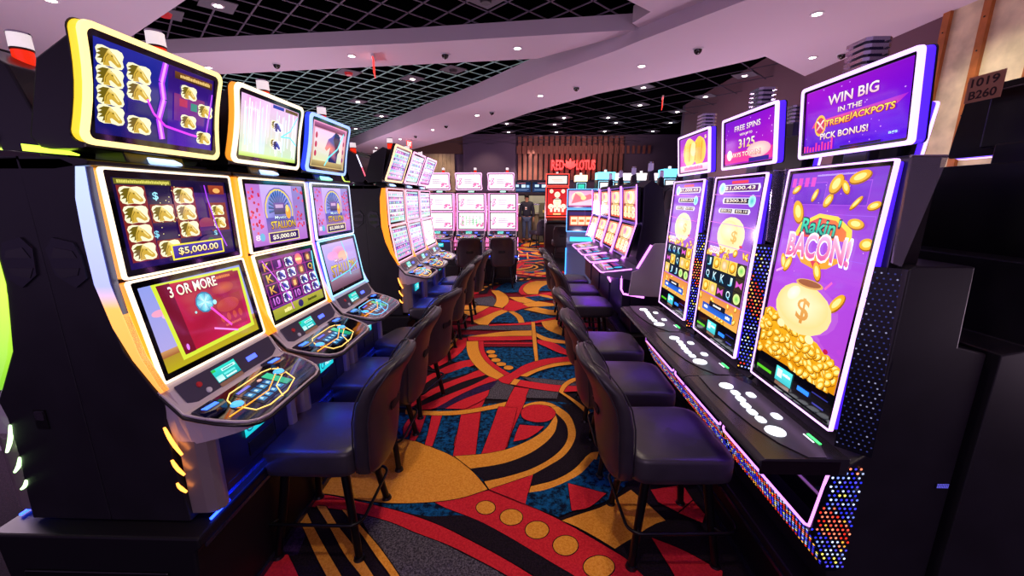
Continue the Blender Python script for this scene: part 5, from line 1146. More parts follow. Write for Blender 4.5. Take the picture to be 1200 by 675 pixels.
# red heat detectors / speakers on plates in the lattice
for lab, x, y in (('reddish round ceiling sensor on a plate in the lattice at upper left', -3.55, 4.35), ('red round ceiling sensor on a plate near the top middle', .35, 3.95), ('dark round ceiling speaker on a plate at the top middle', -.35, 4.15), ('reddish ceiling sensor on a plate just behind the cross beam', -2.55, 6.3), ('dim ceiling sensor plate by the diagonal beam', -1.0, 6.2)):
    o = empty('ceiling_sensor', lab, 'sensor', (x, y, 3.40)); m = Mb(); m.prism([(0, -.2), (.2, 0), (0, .2), (-.2, 0)], .004, .012, mat('grid_plate', '#5a5560', .7), axis='z'); m.build('mounting_plate', o)
    m = Mb(); m.cyl((0, 0, -.03), .045, .06, .034, mat('sensor_dark', '#2a2028', .5) if 'speaker' in lab or 'dim' in lab else mat('sensor_red', '#a02028', .5, emit='#a01818', strength=.5)); m.build('sensor_body', o)
# dome cameras
def make_cam(label, loc, group):
    o = empty('dome_camera', label, 'security camera', loc, 0, group); m = Mb(); m.cyl((0, 0, -.012), .05, .055, .014, mat('camera_white', '#cfcad2', .4)); m.build('camera_base', o)
    m = Mb(); n = 14; vs = []
    for j in range(6):
        a = PI/2*j/5; vs += [(.042*math.cos(a)*math.cos(2*PI*i/n), .042*math.cos(a)*math.sin(2*PI*i/n), -.012-.045*math.sin(a)) for i in range(n)]
    m.add(vs, [(j*n+i, (j+1)*n+i, (j+1)*n+(i+1) % n, j*n+(i+1) % n) for j in range(5) for i in range(n)], mat('camera_dome', '#08080a', .08, spec=.8), True); m.build('camera_dome', o); return o
cam0 = make_cam('black dome camera on the diagonal ceiling beam, nearest the camera', (1.83, 4.68, 3.15), 'dome cameras on the diagonal beam')
for (x, y), w in zip(((.75, 6.13), (-.57, 7.75), (-1.66, 9.11), (-2.7, 10.53)), ORD[1:4]+ORD[6:]): dup(cam0, (x, y, 3.15), 0, 'black dome camera on the diagonal ceiling beam, '+w, 'dome cameras on the diagonal beam')
dup(cam0, (-3.11, 5.44, 3.27), 0, 'left dome camera under the cross beam above the second horse topper', None); dup(cam0, (-.92, 5.14, 3.27), 0, 'right dome camera under the cross beam near its far end', None); dup(cam0, (3.62, 5.1, 3.22), 0, 'dome camera in the pale ceiling patch by the right wall', None)
# hanging exit signs
for lab, x, y, z, sc, rz in (('small red exit sign hanging from the dark ceiling at right', 2.51, 7.82, 3.40, 1., 1.3), ('red edge-lit exit sign hanging from the cross beam', -1.80, 5.22, 3.27, 1., -1.3), ('tiny red exit sign under the far end of the diagonal beam', -3.05, 11.2, 3.15, 1., 1.3)):
    o = empty('exit_sign', lab, 'sign', (x, y, z), rz); m = Mb(); m.box((-.12, -.015, -.03), (.12, .015, 0), mat('white_trim', '#e8e4ea', .5)); m.build('housing', o)
    m = Mb(); m.box((-.13, -.004, -.2), (.13, .004, -.03), mat('exit_red_glass', '#ff5048', .2, emit='#ff3020', strength=1.3)); p = m.build('sign_face', o)
    text_obj('lettering', 'EXIT', .2, .11, .002, mat('exit_letters', '#ffd8d0', .3, emit='#fff0e8', strength=1.5), faceM(0, -.0045, -.11), p)

# ------------------------------------------------------------------ plinths
def plinth(label, x0, x1, y0, y1, h, glow=None):
    o = empty('machine_plinth', label, 'plinth', ((x0+x1)/2, (y0+y1)/2, 0)); w = (x1-x0)/2; d = (y1-y0)/2
    bp = mat('plinth_black', '#0f0d14', .5, spec=.25); m = Mb(); m.prism([(-w+.05, 0), (w-.05, 0), (w-.02, h-.06), (w, h-.04), (w, h), (-w, h), (-w, h-.04), (-w+.02, h-.06)], -d, d, bp); m.build('base_box', o, .008)
    m = Mb(); n = max(1, int(2*w/.5))
    for i in range(n):
        a = -w+.04+i*(2*w-.08)/n; b = a+(2*w-.08)/n-.03; m.prism([(a, .06), (b, .06), (b-.06, h-.14), (a+.06, h-.14)], -d-.008, -d, BLACK2()); 
    m.build('end_panel', o, .004)
    m = Mb()
    for s in (-1, 1):
        m.box((s*w, -d+.02, h-.05), (s*(w+.006), d-.02, h-.035), mat('plinth_edge', '#3c3850', .25, .7))
        m.box((s*(w-.06), -d+.02, .0), (s*(w-.035), d-.02, .03), mat('plinth_edge', '#3c3850', .25, .7))
    m.build('edge_trim', o)
    return o
plinth('black raised base under the nearest left row of horse slot machines', -1.83, -1.09, 1.10, 3.02, .495)
plinth('black raised base under the nearest right row of tall machines', .97, 1.72, 1.10, 3.0, .30)
plinth('black base under the second left row of machines', -1.83, -1.09, 3.68, 5.6, .495)
plinth('dark base under the violet machines of the right row', .97, 1.93, 3.62, 5.7, .34)
plinth('black base under the three machines facing the camera', -2.2, -.08, 7.55, 8.3, .49)
# ------------------------------------------------------------------ left front row, backs along x=-1.46
LX = -1.46; GRP = None
SR = 'slot machine with a leaning topper'
make_curved('nearest left slot machine, gold horse cards above a 3 OR MORE screen', (LX, 1.46, 0), 0, '#ffeccc', None, '#ffe494', (art_stallion_topper, art_stallion_upper, art_three_or_more), lime=True,
            body=mat('amber_bloom_acrylic', '#ffb040', .3, emit='#ffa030', strength=.8), topbody=mat('yellow_bloom_acrylic', '#ffe040', .3, emit='#ffd030', strength=1.1),
            near_strip=glow_ramp('edge_strip_white_amber', [(0, '#ff9a20'), (.42, '#ffb040'), (.52, '#a0a8ff'), (1, '#b0c4ff')], 1.5, 2, .98, 1.7))
make_curved('second left slot machine, pale waterfall topper and reels of blue horses below', (LX, 2.06, 0), 0, '#ffe8c4', None, '#ffecc8', (art_waterfall, lambda a: art_gate(a), art_reels), body=mat('amber_bloom_acrylic', '#ffb040'), topbody=mat('amber_bloom_acrylic', '#ffb040'))
make_curved('third left slot machine outlined in blue light with STALLION title on lower screen', (LX, 2.66, 0), 0, '#c8d8ff', '#98dcff', '#98b8ff', (art_blue_horse, lambda a: art_gate(a), art_stallion_logo), glow='#60c0ff', body=mat('blue_bloom_acrylic', '#3050ff', .3, emit='#2840ff', strength=1.3), topbody=mat('blue_bloom_acrylic', '#3050ff'),
            strip=glow_ramp('edge_strip_rose', [(0, '#60c0ff'), (.4, '#ff50a0'), (.7, '#ff90c0'), (1, '#90a0ff')], 1.5, 2, .98, 1.7))
bk = make_curved('dark back of a machine facing away, behind the nearest left machine', (LX, 1.46, 0), PI, '#d8ff90', None, '#c8f060', (art_pale('teal'), art_pale('mix'), art_pale('teal')), glow='#c8ffb0', backlines=True, tx=.30,
            strip=glow_ramp('edge_strip_lime', [(0, '#70c020'), (.5, '#d0ff40'), (1, '#a0d030')], 1.3, 2, .98, 1.7))
bk2 = dup(bk, (LX, 2.06, 0), PI, 'dark back of a machine facing away, behind the second left machine')
dup(bk, (LX, 2.66, 0), PI, 'dark back of a machine facing away, behind the blue-lit left machine')
for c in kids(bk):
    if c.name.startswith('housing_light'): bpy.data.objects.remove(c)
m = Mb(); m.box((.135, .293, .895), (.165, .299, .925), CHROME()); m.box((.13, .2925, .86), (.17, .296, .93), BLACK2()); m.build('side_lock', bk)
# second left island
pinkn = '#ffb0d8'
g0 = make_curved('first machine of the second left row, amber edge light and leaning teal-pink topper', (LX, 4.02, 0), 0, '#ffb8c8', None, '#ffd0a0', (art_pale('mix'), art_pale('teal'), art_pale('mix')), tx=.33)
make_curved('middle machine of the second left row with a pink framed topper', (LX, 4.62, 0), 0, pinkn, None, '#ffb0e0', (art_pale('teal'), art_pale('mix'), art_pale('mix')), tx=.33)
make_curved('last machine of the second left row, green picture on its lower screen', (LX, 5.22, 0), 0, pinkn, None, '#ffc0ff', (art_pale('mix'), art_pale('teal'), art_pale('green')), tx=.33)
for y, w in ((4.02, 'nearest'), (4.62, 'middle'), (5.22, 'farthest')):
    dup(bk2, (LX, y, 0), PI, '%s dark machine back with red and white light strips in the second left island' % w)
# row facing the camera
for i, (x, lo) in enumerate(((-.385, 'pink'), (-1.005, 'green'), (-1.625, 'pink'))):
    make_curved('%s of the three pale pink machines facing the camera' % ('rightmost' if i == 0 else 'middle' if i == 1 else 'leftmost'), (x, 8.14, 0), -PI/2, '#ffb0e8', None, '#ffb8ec', (art_pale('pink'), art_pale('pink'), art_pale(lo)), glow='#ff80c0',
                strip=glow_ramp('edge_strip_pink', [(0, '#ff60b0'), (.5, '#ff50a0'), (1, '#ff90d0')], 1.5, 2, .98, 1.7))
# ------------------------------------------------------------------ right front row
RX = 1.35
make_tall('nearest right tall machine with BACON! title over a heap of coins', (RX, 1.41, 0), PI, (art_winbig, art_bacon), near=True, seed=1)
make_tall('middle right tall machine with FREE SPINS 3125 topper and reel grid', (RX, 2.01, 0), PI, (art_freespins, art_bacon_play(4, ('$1,000.43', '$300.35', '$50.25', '$20.10'))), seed=2)
t3 = make_tall('third right tall machine with a topper picture of gold coin stacks', (RX, 2.61, 0), PI, (art_goldcoins, art_bacon_play(9, ('$1,000.43', '$800.43', '$50.25', '$20.10'))), seed=3)
nb = dup(t3, (RX+.02, 1.40, 0), 0, 'dark back of a tall machine at far right with a tan number label')
for y, w in ((2.0, 'second'), (2.6, 'third')): dup(t3, (RX+.02, y, 0), 0, '%s dark tall machine back behind the right front row' % w)
# the paper number label on the back of that topper
m = Mb(); lx = .195
m.box((.192, .055, 1.945), (.1955, .165, 2.03), mat('tan_label', '#c08868', .6))
lb = m.build('asset_label', nb)
for t, z in (('1019', 2.008), ('B260', 1.968)):
    M = Matrix(((0, 0, -1, .1915), (-1, 0, 0, .11), (0, 1, 0, z), (0, 0, 0, 1)))
    text_obj('lettering', t, .085, .028, .0006, mat('label_ink', '#3a1c1c', .7), M, lb)
# violet row
VX = 1.45
v0 = make_violet('nearest violet-lit machine, its grey side panel facing the tall machines', (VX, 3.96, 0), PI, (art_amber, art_amber))
dup(v0, (VX, 4.55, 0), PI, 'second violet-lit machine in the right row, behind the nearest one'); dup(v0, (VX, 5.14, 0), PI, 'third violet-lit machine in the right row'); dup(v0, (VX, 5.73, 0), PI, 'fourth and farthest violet-lit machine in the right row')
for y, w in ((3.96, 'nearest'), (4.55, 'second'), (5.14, 'third')): dup(v0, (VX+.02, y, 0), 0, '%s dark violet machine facing away in the right island, signal light on its spine' % w)

# ------------------------------------------------------------------ farther machines
def make_portrait(label, loc, rz, frame, art1, art2, ns=1.8, w=.62, z0=.95, z1=1.98, zt=2.30, body='#2a0c14'):
    root = empty('slot_machine', label, 'slot machine', loc, rz); bm_ = mat('body_'+body.strip('#'), body, .4)
    m = Mb(); m.prism([(-.35, 0), (.12, 0), (.12, z0-.15), (.06, z0), (.02, z1), (-.35, z1)], -w/2, w/2, bm_); m.build('cabinet', root, .01)
    screen_unit(root, 'main_screen', (.09, z0, .05, z1), w, 0, frame, ns, art2, bezel=.03, thick=.02)
    screen_unit(root, 'topper', (.05, z1+.02, .05, zt), w, 0, frame, ns, art1, bezel=.04, thick=.02)
    m = Mb(); m.prism([(.1, z0-.02), (.34, z0-.08), (.34, z0-.13), (.1, z0-.2)], -w/2+.02, w/2-.02, BLACK2()); m.build('button_deck', root, .006)
    m = Mb(); m.cyl((-.1, 0, zt-.02), .03, .03, .07, mat('signal_white', '#e8e0e8', .25, emit='#fff0f0', strength=.9)); m.build('signal_light', root)
    m = Mb(); m.box((-.3, -w/2+.05, z1), (.02, w/2-.05, zt-.03), bm_); m.build('topper_housing', root, .01)
    return root
def art_red(a):
    a.rect(-1, -1, 1, 1, '#e83828', '#c81820')
    for u, v, r in ((0, .55, .3), (-.6, .8, .2), (.6, .8, .2), (0, .0, .42), (0, -.3, .4), (-.65, -.35, .28), (.65, -.35, .28)): a.ell(u, v, r, r*1.0, '#ffe0b0', c2='#fff8e0')
    for u in (-.6, -.2, .2, .6): a.rect(u-.12, -.75, u+.12, -.2, '#fff0d8'); a.ell(u, -.45, .06, .05, '#d83020')
    a.rect(-.5, .2, .5, .26, '#181010'); a.rect(-.4, -.96, .4, -.86, '#ffe090')
def art_white(a): a.rect(-1, -1, 1, 1, '#fff0e8', '#ffe0d8'); a.rect(-.6, -.1, .5, .1, '#f8c8b8'); a.rect(-.4, -.4, .6, -.3, '#f0b8b0')
make_portrait('red-lit tall machine facing the camera below the lotus sign', (.93, 11.1, 0), -PI/2, '#ff4838', art_white, art_red, z0=1.12, z1=1.92, zt=2.26)
def art_mask(a):
    a.rect(-1, -1, 1, 1, '#f8e0e8', '#e8a0d0'); a.ell(-.3, .2, .5, .4, '#f0a840', c2='#fff0d8'); a.poly([(-.8, -.6), (-.5, .7), (-.1, .2), (.6, .6), (.9, .1), (.1, -.3)], '#f07888'); a.ell(.1, .1, .2, .16, '#ffe8a0'); a.rect(-1, -1, 1, -.8, '#c060a0')
def art_slots(a):
    a.rect(-1, -1, 1, 1, '#281838', '#402040'); a.rect(-.9, -.55, .9, .5, '#e05828')
    for i in range(3): a.rect(-.82+i*.58, -.45, -.3+i*.58, .4, '#ffe8c0'); a.rect(-.75+i*.58, -.15, -.38+i*.58, .1, '#f07030')
    a.rect(-.9, .6, .9, .9, '#3c2868'); a.rect(-.9, -.95, .9, -.7, '#202850')
root = empty('slot_machine', 'blue-outlined two-screen machine standing beyond the violet row', 'slot machine', (1.12, 7.75, 0), -PI/2-.12)
bb = mat('blue_white_body', '#7890b8', .35); m = Mb(); m.prism([(-.3, 0), (.16, 0), (.2, .6), (.14, .95), (.1, 1.1), (.05, 1.78), (-.3, 1.78)], -.27, .27, bb); m.build('cabinet', root, .01)
screen_unit(root, 'upper_screen', (.11, 1.43, .11, 1.79), .56, 0, '#60a8ff', 1.9, art_mask, bezel=.02, thick=.014); screen_unit(root, 'lower_screen', (.135, 1.0, .115, 1.42), .56, 0, '#60a8ff', 1.9, art_slots, bezel=.025, thick=.014)
m = Mb(); m.prism([(.1, .92), (.42, .84), (.44, .8), (.1, .72)], -.26, .26, bb); d = m.build('button_deck', root, .008); m = Mb(); m.prism([(.2, .9), (.4, .85), (.4, .853), (.2, .905)], -.2, .2, mat('deck_cyan', '#40e0f0', .3, emit='#40d8ff', strength=1.2)); m.build('deck_display', d)
m = Mb(); m.tube([(.2, -.27, .1), (.21, -.27, .7)], .012, mat('blue_neon_far', '#40a0ff', .3, emit='#40a0ff', strength=2.2), 6); m.tube([(.2, .27, .1), (.21, .27, .7)], .012, mat('blue_neon_far', '#40a0ff'), 6); m.build('edge_light', root)
# bank of lit header machines across the back right
def make_header(label, x, y, head, w, k):
    root = empty('slot_machine', label, 'slot machine', (x, y, 0), -PI/2)
    m = Mb(); m.prism([(-.35, 0), (.15, 0), (.15, .9), (.05, 1.0), (.05, 2.1), (-.35, 2.1)], -w/2, w/2, mat('body_far_dark', '#1c2030', .4)); m.build('cabinet', root, .01)
    m = Mb(); m.box((-.3, -w/2, 2.1), (.1, w/2, 2.28), mat('header_'+head.strip('#'), head, .4, emit=head, strength=2.2)); m.build('lit_header', root, .01)
    a = lambda A: (A.rect(-1, -1, 1, 1, ['#10a090', '#c8e0f0', '#f0e0b0', '#2090a0'][k % 4], ['#40e0c0', '#f8f8ff', '#fff0d0', '#50d8d0'][k % 4]), A.ell(0, .2, .4, .3, ['#186858', '#8098d0', '#c08858', '#f0ffe0'][k % 4]), A.rect(-.7, -.8, .7, -.5, '#183040'))
    screen_unit(root, 'upper_screen', (.07, 1.62, .07, 2.06), w-.06, 0, '#a0e8ff', 1.2, a, bezel=.03, thick=.015); screen_unit(root, 'lower_screen', (.09, 1.05, .07, 1.58), w-.06, 0, '#a0e8ff', 1.2, a, bezel=.03, thick=.015)
    m = Mb(); m.cyl((-.1, 0, 2.27), .035, .035, .08, mat('signal_white', '#e8e0e8', .25, emit='#fff0f0', strength=.9)); m.build('signal_light', root)
    return root
for k, (x, y, c, w, d) in enumerate(((1.72, 12.2, '#ffc8a0', .34, 'peach header just right of the red machine'), (2.18, 10.9, '#70e8ff', .46, 'cyan header, leftmost of the bright headers'), (2.72, 11.4, '#fff0f8', .52, 'white header beside the cyan one'), (3.26, 11.4, '#fff4f0', .52, 'white header, second from the cyan one'), (3.80, 11.4, '#fff0ff', .52, 'white header, right end of the white run'), (4.1, 10.9-1.1, '#60d8ff', .4, 'cyan header farthest right'))):
    if x > 3.9: x, y = 3.45, 9.75
    make_header('far slot machine with glowing '+d, x, y, c, w, k)

def group_of(o):
    x, y = o.location.x, o.location.y; rz = abs(o.rotation_euler.z)
    if o['category'] != 'slot machine': return None
    if abs(x-LX) < .05: return ('horse game machines of the nearest left row' if y < 3.5 else 'machines of the second left row') if rz < 1 else 'machine backs of the left islands'
    if abs(x-RX) < .05: return 'tall machines of the nearest right row' if rz > 1 else 'tall machine backs on the right'
    if abs(x-VX) < .05 and y < 6: return 'violet-lit machines' if rz > 1 else 'violet machine backs'
    if abs(y-8.14) < .01: return 'pale pink machines facing the camera'
    if y > 9.5 and 'header' in o['label']: return 'machines with glowing headers'
for o in [o for o in bpy.data.objects if o.get('category') and o.parent is None]:
    g = group_of(o)
    if g: o['group'] = g
# ------------------------------------------------------------------ stools
st0 = make_stool('nearest left black vinyl stool in front of the first horse machine', (-.93, 1.685, 0), PI, 'black casino stools')
SG = 'black casino stools'
LS = [(-.93, 2.30, 'second black stool on the left, before the pale waterfall machine'), (-.89, 2.93, 'third black stool on the left, beside the blue-lit machine'),
      (-.92, 3.95, 'nearest stool at the second left row'), (-.9, 4.6, 'middle stool at the second left row'), (-.84, 5.2, 'farthest stool at the second left row')]
for x, y, l in LS: dup(st0, (x, y, 0), PI+(-.28 if y == 2.93 else random.uniform(-.03, .03)), l, SG)
RS = [(.68, 1.68, 0, 'nearest right black vinyl stool in front of the BACON! machine'), (.66, 2.27, 0, 'second black stool on the right, before the FREE SPINS machine'), (.66, 2.87, 0, 'third black stool on the right, by the gold coin topper machine'),
      (.70, 4.08, 0, 'nearest stool at the violet machines'), (.68, 4.72, 0, 'middle stool at the violet machines'), (.66, 5.35, 0, 'farthest stool at the violet machines')]
for x, y, r, l in RS: dup(st0, (x, y, 0), r+random.uniform(-.03, .03), l, SG)
dup(st0, (-.36, 7.3, 0), PI/2, 'black stool with its back to the camera before the rightmost pink machine', SG); dup(st0, (-1.0, 7.2, 0), PI/2+.25, 'black stool turned slightly, before the middle pink machine', SG)
dup(st0, (.98, 10.3, 0), PI/2, 'dark stool in front of the red-lit machine', SG); dup(st0, (.50, 13.4, 0), PI/2+.6, 'dark stool beside the standing person, far down the aisle', SG)

# ------------------------------------------------------------------ food counter at the far end
root = empty('food_counter', 'pale lit food counter far behind the standing person', 'counter', (.2, 16.4, 0))
m = Mb(); m.box((-.6, -.3, 0), (1.2, .3, 1.0), mat('counter_front', '#8c7c64', .5)); m.build('counter_base', root, .02); m = Mb(); m.box((-.65, -.36, 1.0), (1.25, .36, 1.06), mat('counter_top', '#c8c0b0', .3)); m.build('worktop', root, .01)
m = Mb(); m.box((-.62, .55, 0), (1.2, .6, 1.72), mat('glowing_splash', '#d8ccb0', .4, emit='#e8d8b0', strength=.35)); m.box((-.6, .3, 1.35), (1.18, .56, 1.4), CHROME()); m.build('back_shelf', root)  # splash panel given its own glow to imitate light behind the counter
for i, (x, l) in enumerate(((-.05, 'left lit menu board above the food counter'), (.75, 'right lit menu board above the food counter'))):
    o = empty('menu_board', l, 'menu board', (x, 16.3, 2.05)); m = Mb(); m.box((-.38, 0, -.21), (.38, .05, .21), BLACK2()); m.build('frame', o, .006)
    a = Art(.72, .38); a.rect(-1, -1, 1, 1, '#143058', '#0c2040'); a.text('~', 0, .78, .9, .12, '#f08080'); a.rect(-.75, .0, -.3, .5, '#c8e8ff'); a.rect(.0, -.1, .45, .5, '#d8f0ff'); a.rect(.55, -.1, .85, .4, '#90c0e8'); a.rect(-.8, -.5, .8, -.42, '#80a0d0'); a.rect(-.8, -.7, .6, -.63, '#80a0d0'); a.build('menu_display', o, faceM(0, -.001, 0))
m = Mb(); m.prism([(-.25, 0), (.2, 0), (.15, .9), (.2, .95), (.1, 1.45), (-.25, 1.45)], -.25, .25, mat('olive_machine', '#3a3a20', .5)); 
o = empty('drink_station', 'dark olive boxy station standing right of the person by the aisle', 'cabinet', (.86, 15.1, 0), -PI/2); b = m.build('cabinet', o, .02)
m = Mb(); m.box((.2, -.12, 1.1), (.205, .12, 1.2), mat('yellow_sticker', '#c0a850', .5)); m.build('sticker', o)

# ------------------------------------------------------------------ person
def skin(name, pts, edges, radii, m, parent, lv=2, root_i=0, flat=None):
    me = bpy.data.meshes.new(name); me.from_pydata(pts, edges, []); me.materials.append(m)
    o = bpy.data.objects.new(name, me); COL.objects.link(o); o.parent = parent
    md = o.modifiers.new('skin', 'SKIN'); md.use_smooth_shade = True
    for i, r in enumerate(radii): me.skin_vertices[0].data[i].radius = r if isinstance(r, tuple) else (r, r)
    me.skin_vertices[0].data[root_i].use_root = True
    s = o.modifiers.new('sub', 'SUBSURF'); s.levels = lv; s.render_levels = lv
    return o
def ellipsoid(mb, c, r, mt, n=16, k=10, tw=0.):
    vs = []
    for j in range(k+1):
        a = -PI/2+PI*j/k
        for i in range(n): t = 2*PI*i/n; vs.append((c[0]+r[0]*math.cos(a)*math.cos(t), c[1]+r[1]*math.cos(a)*math.sin(t), c[2]+r[2]*math.sin(a)))
    mb.add(vs, [(j*n+i, j*n+(i+1) % n, (j+1)*n+(i+1) % n, (j+1)*n+i) for j in range(k) for i in range(n)], mt, True)
P = empty('person', 'person in a black cap, dark jacket with badge and jeans, walking up the far aisle', 'person', (.16, 15.3, 0), 0)
SK = mat('person_skin', '#b07860', .55)
# body, one continuous surface; faces -Y, the head turned to the left of the picture
pts = [(0, .0, .95), (0, .0, 1.12), (0, .01, 1.32), (0, .0, 1.44), (0, -.01, 1.51), (-.005, -.02, 1.60), (-.01, -.02, 1.68),
       (-.17, .0, 1.40), (-.235, .01, 1.16), (-.25, -.04, .93), (-.25, -.05, .85), (.17, .0, 1.40), (.235, .01, 1.16), (.25, -.04, .93), (.25, -.05, .85),
       (-.09, 0, .90), (-.10, -.03, .50), (-.11, .04, .09), (-.115, -.09, .04), (.09, 0, .90), (.11, -.05, .50), (.12, -.12, .09), (.13, -.26, .04)]
ed = [(0, 1), (1, 2), (2, 3), (3, 4), (4, 5), (5, 6), (3, 7), (7, 8), (8, 9), (9, 10), (3, 11), (11, 12), (12, 13), (13, 14), (0, 15), (15, 16), (16, 17), (17, 18), (0, 19), (19, 20), (20, 21), (21, 22)]
rad = [.13, (.125, .11), (.15, .11), (.11, .085), .055, (.08, .09), (.07, .085), .06, .042, .03, .03, .06, .042, .03, .03, .085, .055, .042, .035, .085, .055, .042, .035]
for sx, hi in ((-1, 10), (1, 14)):       # palm, four fingers and a thumb
    b = pts[hi]; pi_ = len(pts); pts.append((b[0], b[1]-.01, b[2]-.05)); rad.append((.034, .02)); ed.append((hi, pi_))
    for k, (dy, L) in enumerate(((-.03, .07), (-.01, .08), (.01, .075), (.028, .06))):
        i = len(pts); pts.append((b[0], b[1]-.01+dy, b[2]-.05-L*.5)); pts.append((b[0]-sx*.012, b[1]-.012+dy, b[2]-.05-L)); rad += [.0095, .008]; ed += [(pi_, i), (i, i+1)]
    i = len(pts); pts.append((b[0]-sx*.01, b[1]-.05, b[2]-.045)); pts.append((b[0]-sx*.015, b[1]-.062, b[2]-.08)); rad += [.011, .009]; ed += [(hi, i), (i, i+1)]
skin('body', pts, ed, rad, SK, P, 1)
JK = mat('dark_jacket', '#201e34', .8); JN = mat('blue_jeans', '#465478', .85, noise=(20, .15))
jp = [(0, .0, .90), (0, .0, 1.08), (0, .01, 1.28), (0, .0, 1.42), (0, -.005, 1.535), (-.175, .0, 1.41), (-.24, .01, 1.16), (-.255, -.045, .92), (.175, .0, 1.41), (.24, .01, 1.16), (.255, -.045, .92)]
skin('jacket', jp, [(0, 1), (1, 2), (2, 3), (3, 4), (3, 5), (5, 6), (6, 7), (3, 8), (8, 9), (9, 10)], [(.19, .14), (.175, .135), (.19, .14), (.15, .115), (.078, .085), .09, .07, .05, .09, .07, .05], JK, P, 2)
skin('jeans', [(0, 0, .93), (-.09, 0, .86), (-.10, -.03, .50), (-.11, .035, .11), (.09, 0, .86), (.11, -.05, .50), (.12, -.115, .11)], [(0, 1), (1, 2), (2, 3), (0, 4), (4, 5), (5, 6)], [.14, .105, .075, .062, .105, .075, .062], JN, P, 2)
for x, y in ((-.112, .0), (.124, -.15)):
    m = Mb(); ellipsoid(m, (x, y-.045, .045), (.052, .14, .045), mat('black_shoe', '#0e0c10', .4)); m.build('shoe', P)
m = Mb(); ellipsoid(m, (-.01, -.02, 1.70), (.088, .1, .06), mat('cap_black', '#0c0b0f', .8)); m.prism([(-.075, -.07), (-.055, -.165), (.0, -.185), (.045, -.16), (.06, -.07)], 1.695, 1.705, mat('cap_black', '#0c0b0f'), axis='z'); m.build('cap', P)
m = Mb(); ellipsoid(m, (-.005, .01, 1.655), (.082, .085, .05), mat('brown_hair', '#2c1c14', .8)); m.build('hair', P)
m = Mb(); ellipsoid(m, (-.03, -.115, 1.60), (.012, .02, .02), SK)
for x in (-.05, -.005): ellipsoid(m, (x, -.098, 1.625), (.012, .006, .007), mat('eye_dark', '#1c1210', .3), 8, 6)
m.add([(-.05, -.105, 1.565), (-.005, -.107, 1.565), (-.005, -.105, 1.573), (-.05, -.103, 1.573)], [(0, 1, 2, 3)], mat('lip', '#8a4a40', .5))
for x in (-.086, .076): ellipsoid(m, (x, -.01, 1.61), (.012, .02, .03), SK, 8, 6)
m.build('face', P)
m = Mb(); m.box((-.07, -.158, 1.20), (.0, -.152, 1.30), mat('badge_white', '#e8e0e0', .4)); m.box((-.065, -.16, 1.22), (-.005, -.158, 1.26), mat('badge_red', '#d05030', .5)); m.build('id_badge', P)

# ------------------------------------------------------------------ downlights of the room, plus added fill lights
def spot(x, y, z, e, col='#fff0e0', size=1.9, blend=.8, r=.05, tgt=None):
    l = bpy.data.lights.new('downlight_or_fill', 'SPOT'); l.energy = e; l.color = rgb(col); l.spot_size = size; l.spot_blend = blend; l.shadow_soft_size = r
    o = bpy.data.objects.new('downlight_or_fill', l); COL.objects.link(o); o.location = (x, y, z)
    if tgt: o.rotation_euler = (Vector(tgt)-Vector((x, y, z))).to_track_quat('-Z', 'Y').to_euler()
    return o
for x, y in C_L: spot(x, y, 3.12, 55)
for x, y in B_L: spot(x, y, 3.24, 30)
spot(3.36, 5.2, 3.18, 30)
for x, y in ((-2.9, 4.2), (-1.7, 6.62), (-3.13, 8.06), (2.29, 8.48), (3.28, 7.84), (1.93, 9.73), (.93, 9.71), (.92, 11.72), (2.23, 11.61), (-.4, 10.41), (-2.29, 12.41), (.3, 14.2)): spot(x, y, 3.37, 40)
for x, y, e in ((.0, .9, 60), (-.1, 2.3, 80), (.1, 3.4, 85), (-.1, 4.9, 85), (.1, 6.4, 80), (.3, 9.0, 60), (0, -1.0, 40)): spot(x, y, 3.2, e, '#ffe8d0', 1.6)  # spots with no fitting, added to brighten the aisle carpet
spot(3.1, 3.5, 3.1, 28, '#fff4dc', 1.8, .8, .05, (3.78, 3.4, 1.6))
w = bpy.data.worlds.new('World'); S.world = w; w.use_nodes = True
w.node_tree.nodes['Background'].inputs[0].default_value = (*rgb('#a080b8'), 1); w.node_tree.nodes['Background'].inputs[1].default_value = .9

def area(x, y, z, sx, sy, e, col, tgt):
    l = bpy.data.lights.new('led_glow', 'AREA'); l.shape = 'RECTANGLE'; l.size = sx; l.size_y = sy; l.energy = e; l.color = rgb(col)
    o = bpy.data.objects.new('led_glow', l); COL.objects.link(o); o.location = (x, y, z); o.rotation_euler = (Vector(tgt)-Vector((x, y, z))).to_track_quat('-Z', 'Y').to_euler()
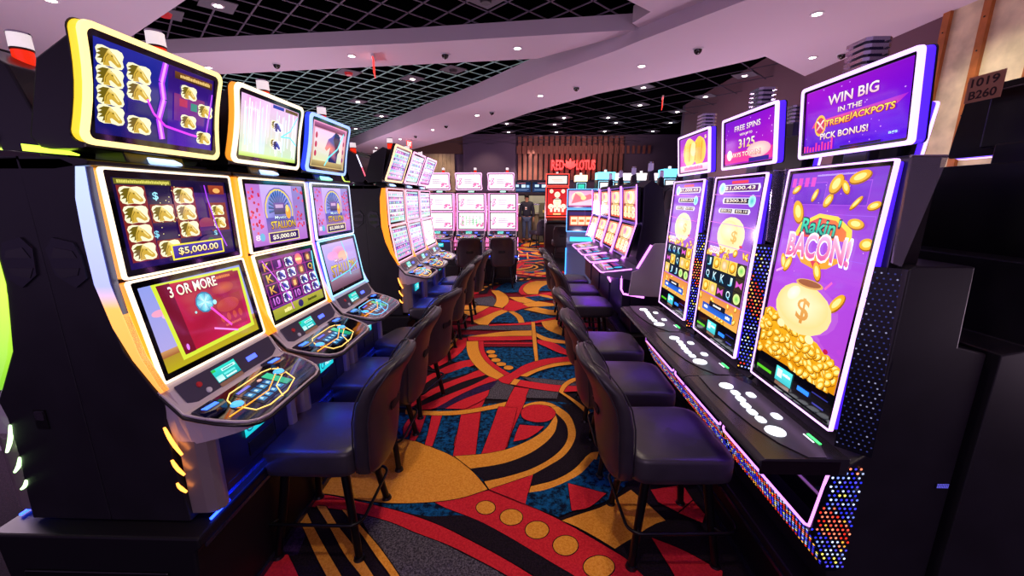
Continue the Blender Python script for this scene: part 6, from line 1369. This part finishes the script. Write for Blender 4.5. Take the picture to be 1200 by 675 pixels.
# added fill lamps standing in for the glow of unbuilt aisles on the ceiling
def point(x, y, z, e, col, r=.25):
    l = bpy.data.lights.new('aisle_glow_fill', 'POINT'); l.energy = e; l.color = rgb(col); l.shadow_soft_size = r
    o = bpy.data.objects.new('aisle_glow_fill', l); COL.objects.link(o); o.location = (x, y, z)
PK = '#f4d4f2'
for x, y, z, e in ((-3.4, 2.0, 1.0, 105), (-3.4, 5.5, 1.0, 110), (-4.0, 10, 1.2, 150), (0, -2.2, 1.0, 60), (2.8, 5.0, 1.0, 75), (2.7, 1.0, 1.0, 45), (0, 12.0, 1.2, 80), (2.6, 7.6, 1.4, 80)): point(x, y, z, e, PK)
for x in (-4.2, -2.9, -1.2): spot(x, 13.4, 3.4, 50, '#ffe0b8', 1.6, .8, .05, (x, 14.5, 1.8))  # warm wash at the left; the rest added to brighten the far wall
for x in (.5, 1.7, 2.9): spot(x, 12.3, 3.3, 50, '#ffd0c0', 1.7, .9, .05, (x, 14.5, 3.0))  # unseen spots added to lift the slat screen and wall
spot(.2, 13.2, 3.3, 260, '#ffe0c0', 1.3, .8, .05, (.2, 15.0, .6)); spot(.3, 15.2, 2.9, 60, '#ffe8c8', 2.0, .8, .05, (.3, 16.6, 1.0))  # first spot is added to brighten the person and nearby floor
# LED strips fitted under the decks
for y in (1.46, 2.06, 2.66): area(-1.05, y, .79, .03, .4, 1.1, '#2038ff', (-1.0, y, 0))
for y in (4.02, 4.62, 5.22): area(-1.05, y, .79, .03, .4, 1.5, '#3048ff', (-1.0, y, 0))
for y in (1.4, 2.0, 2.6): area(.93, y, .76, .03, .4, .6, '#8040ff', (.8, y, 0))
for y in (3.96, 4.55, 5.14): area(.90, y, .86, .03, .4, 2.5, '#8030ff', (.8, y, 0))
# ------------------------------------------------------------------ camera
c = bpy.data.cameras.new('camera'); co = bpy.data.objects.new('camera', c); COL.objects.link(co); S.camera = co
c.sensor_width = 36; c.lens = 467/1200*36; c.clip_start = .02; c.clip_end = 100
co.location = (0, 0, 1.62); co.rotation_euler = (R(90-12.7), 0, R(1.5))
S.view_settings.view_transform = 'Standard'; S.view_settings.look = 'None'; S.view_settings.exposure = 0; S.view_settings.gamma = 1
S.view_settings.use_curve_mapping = False
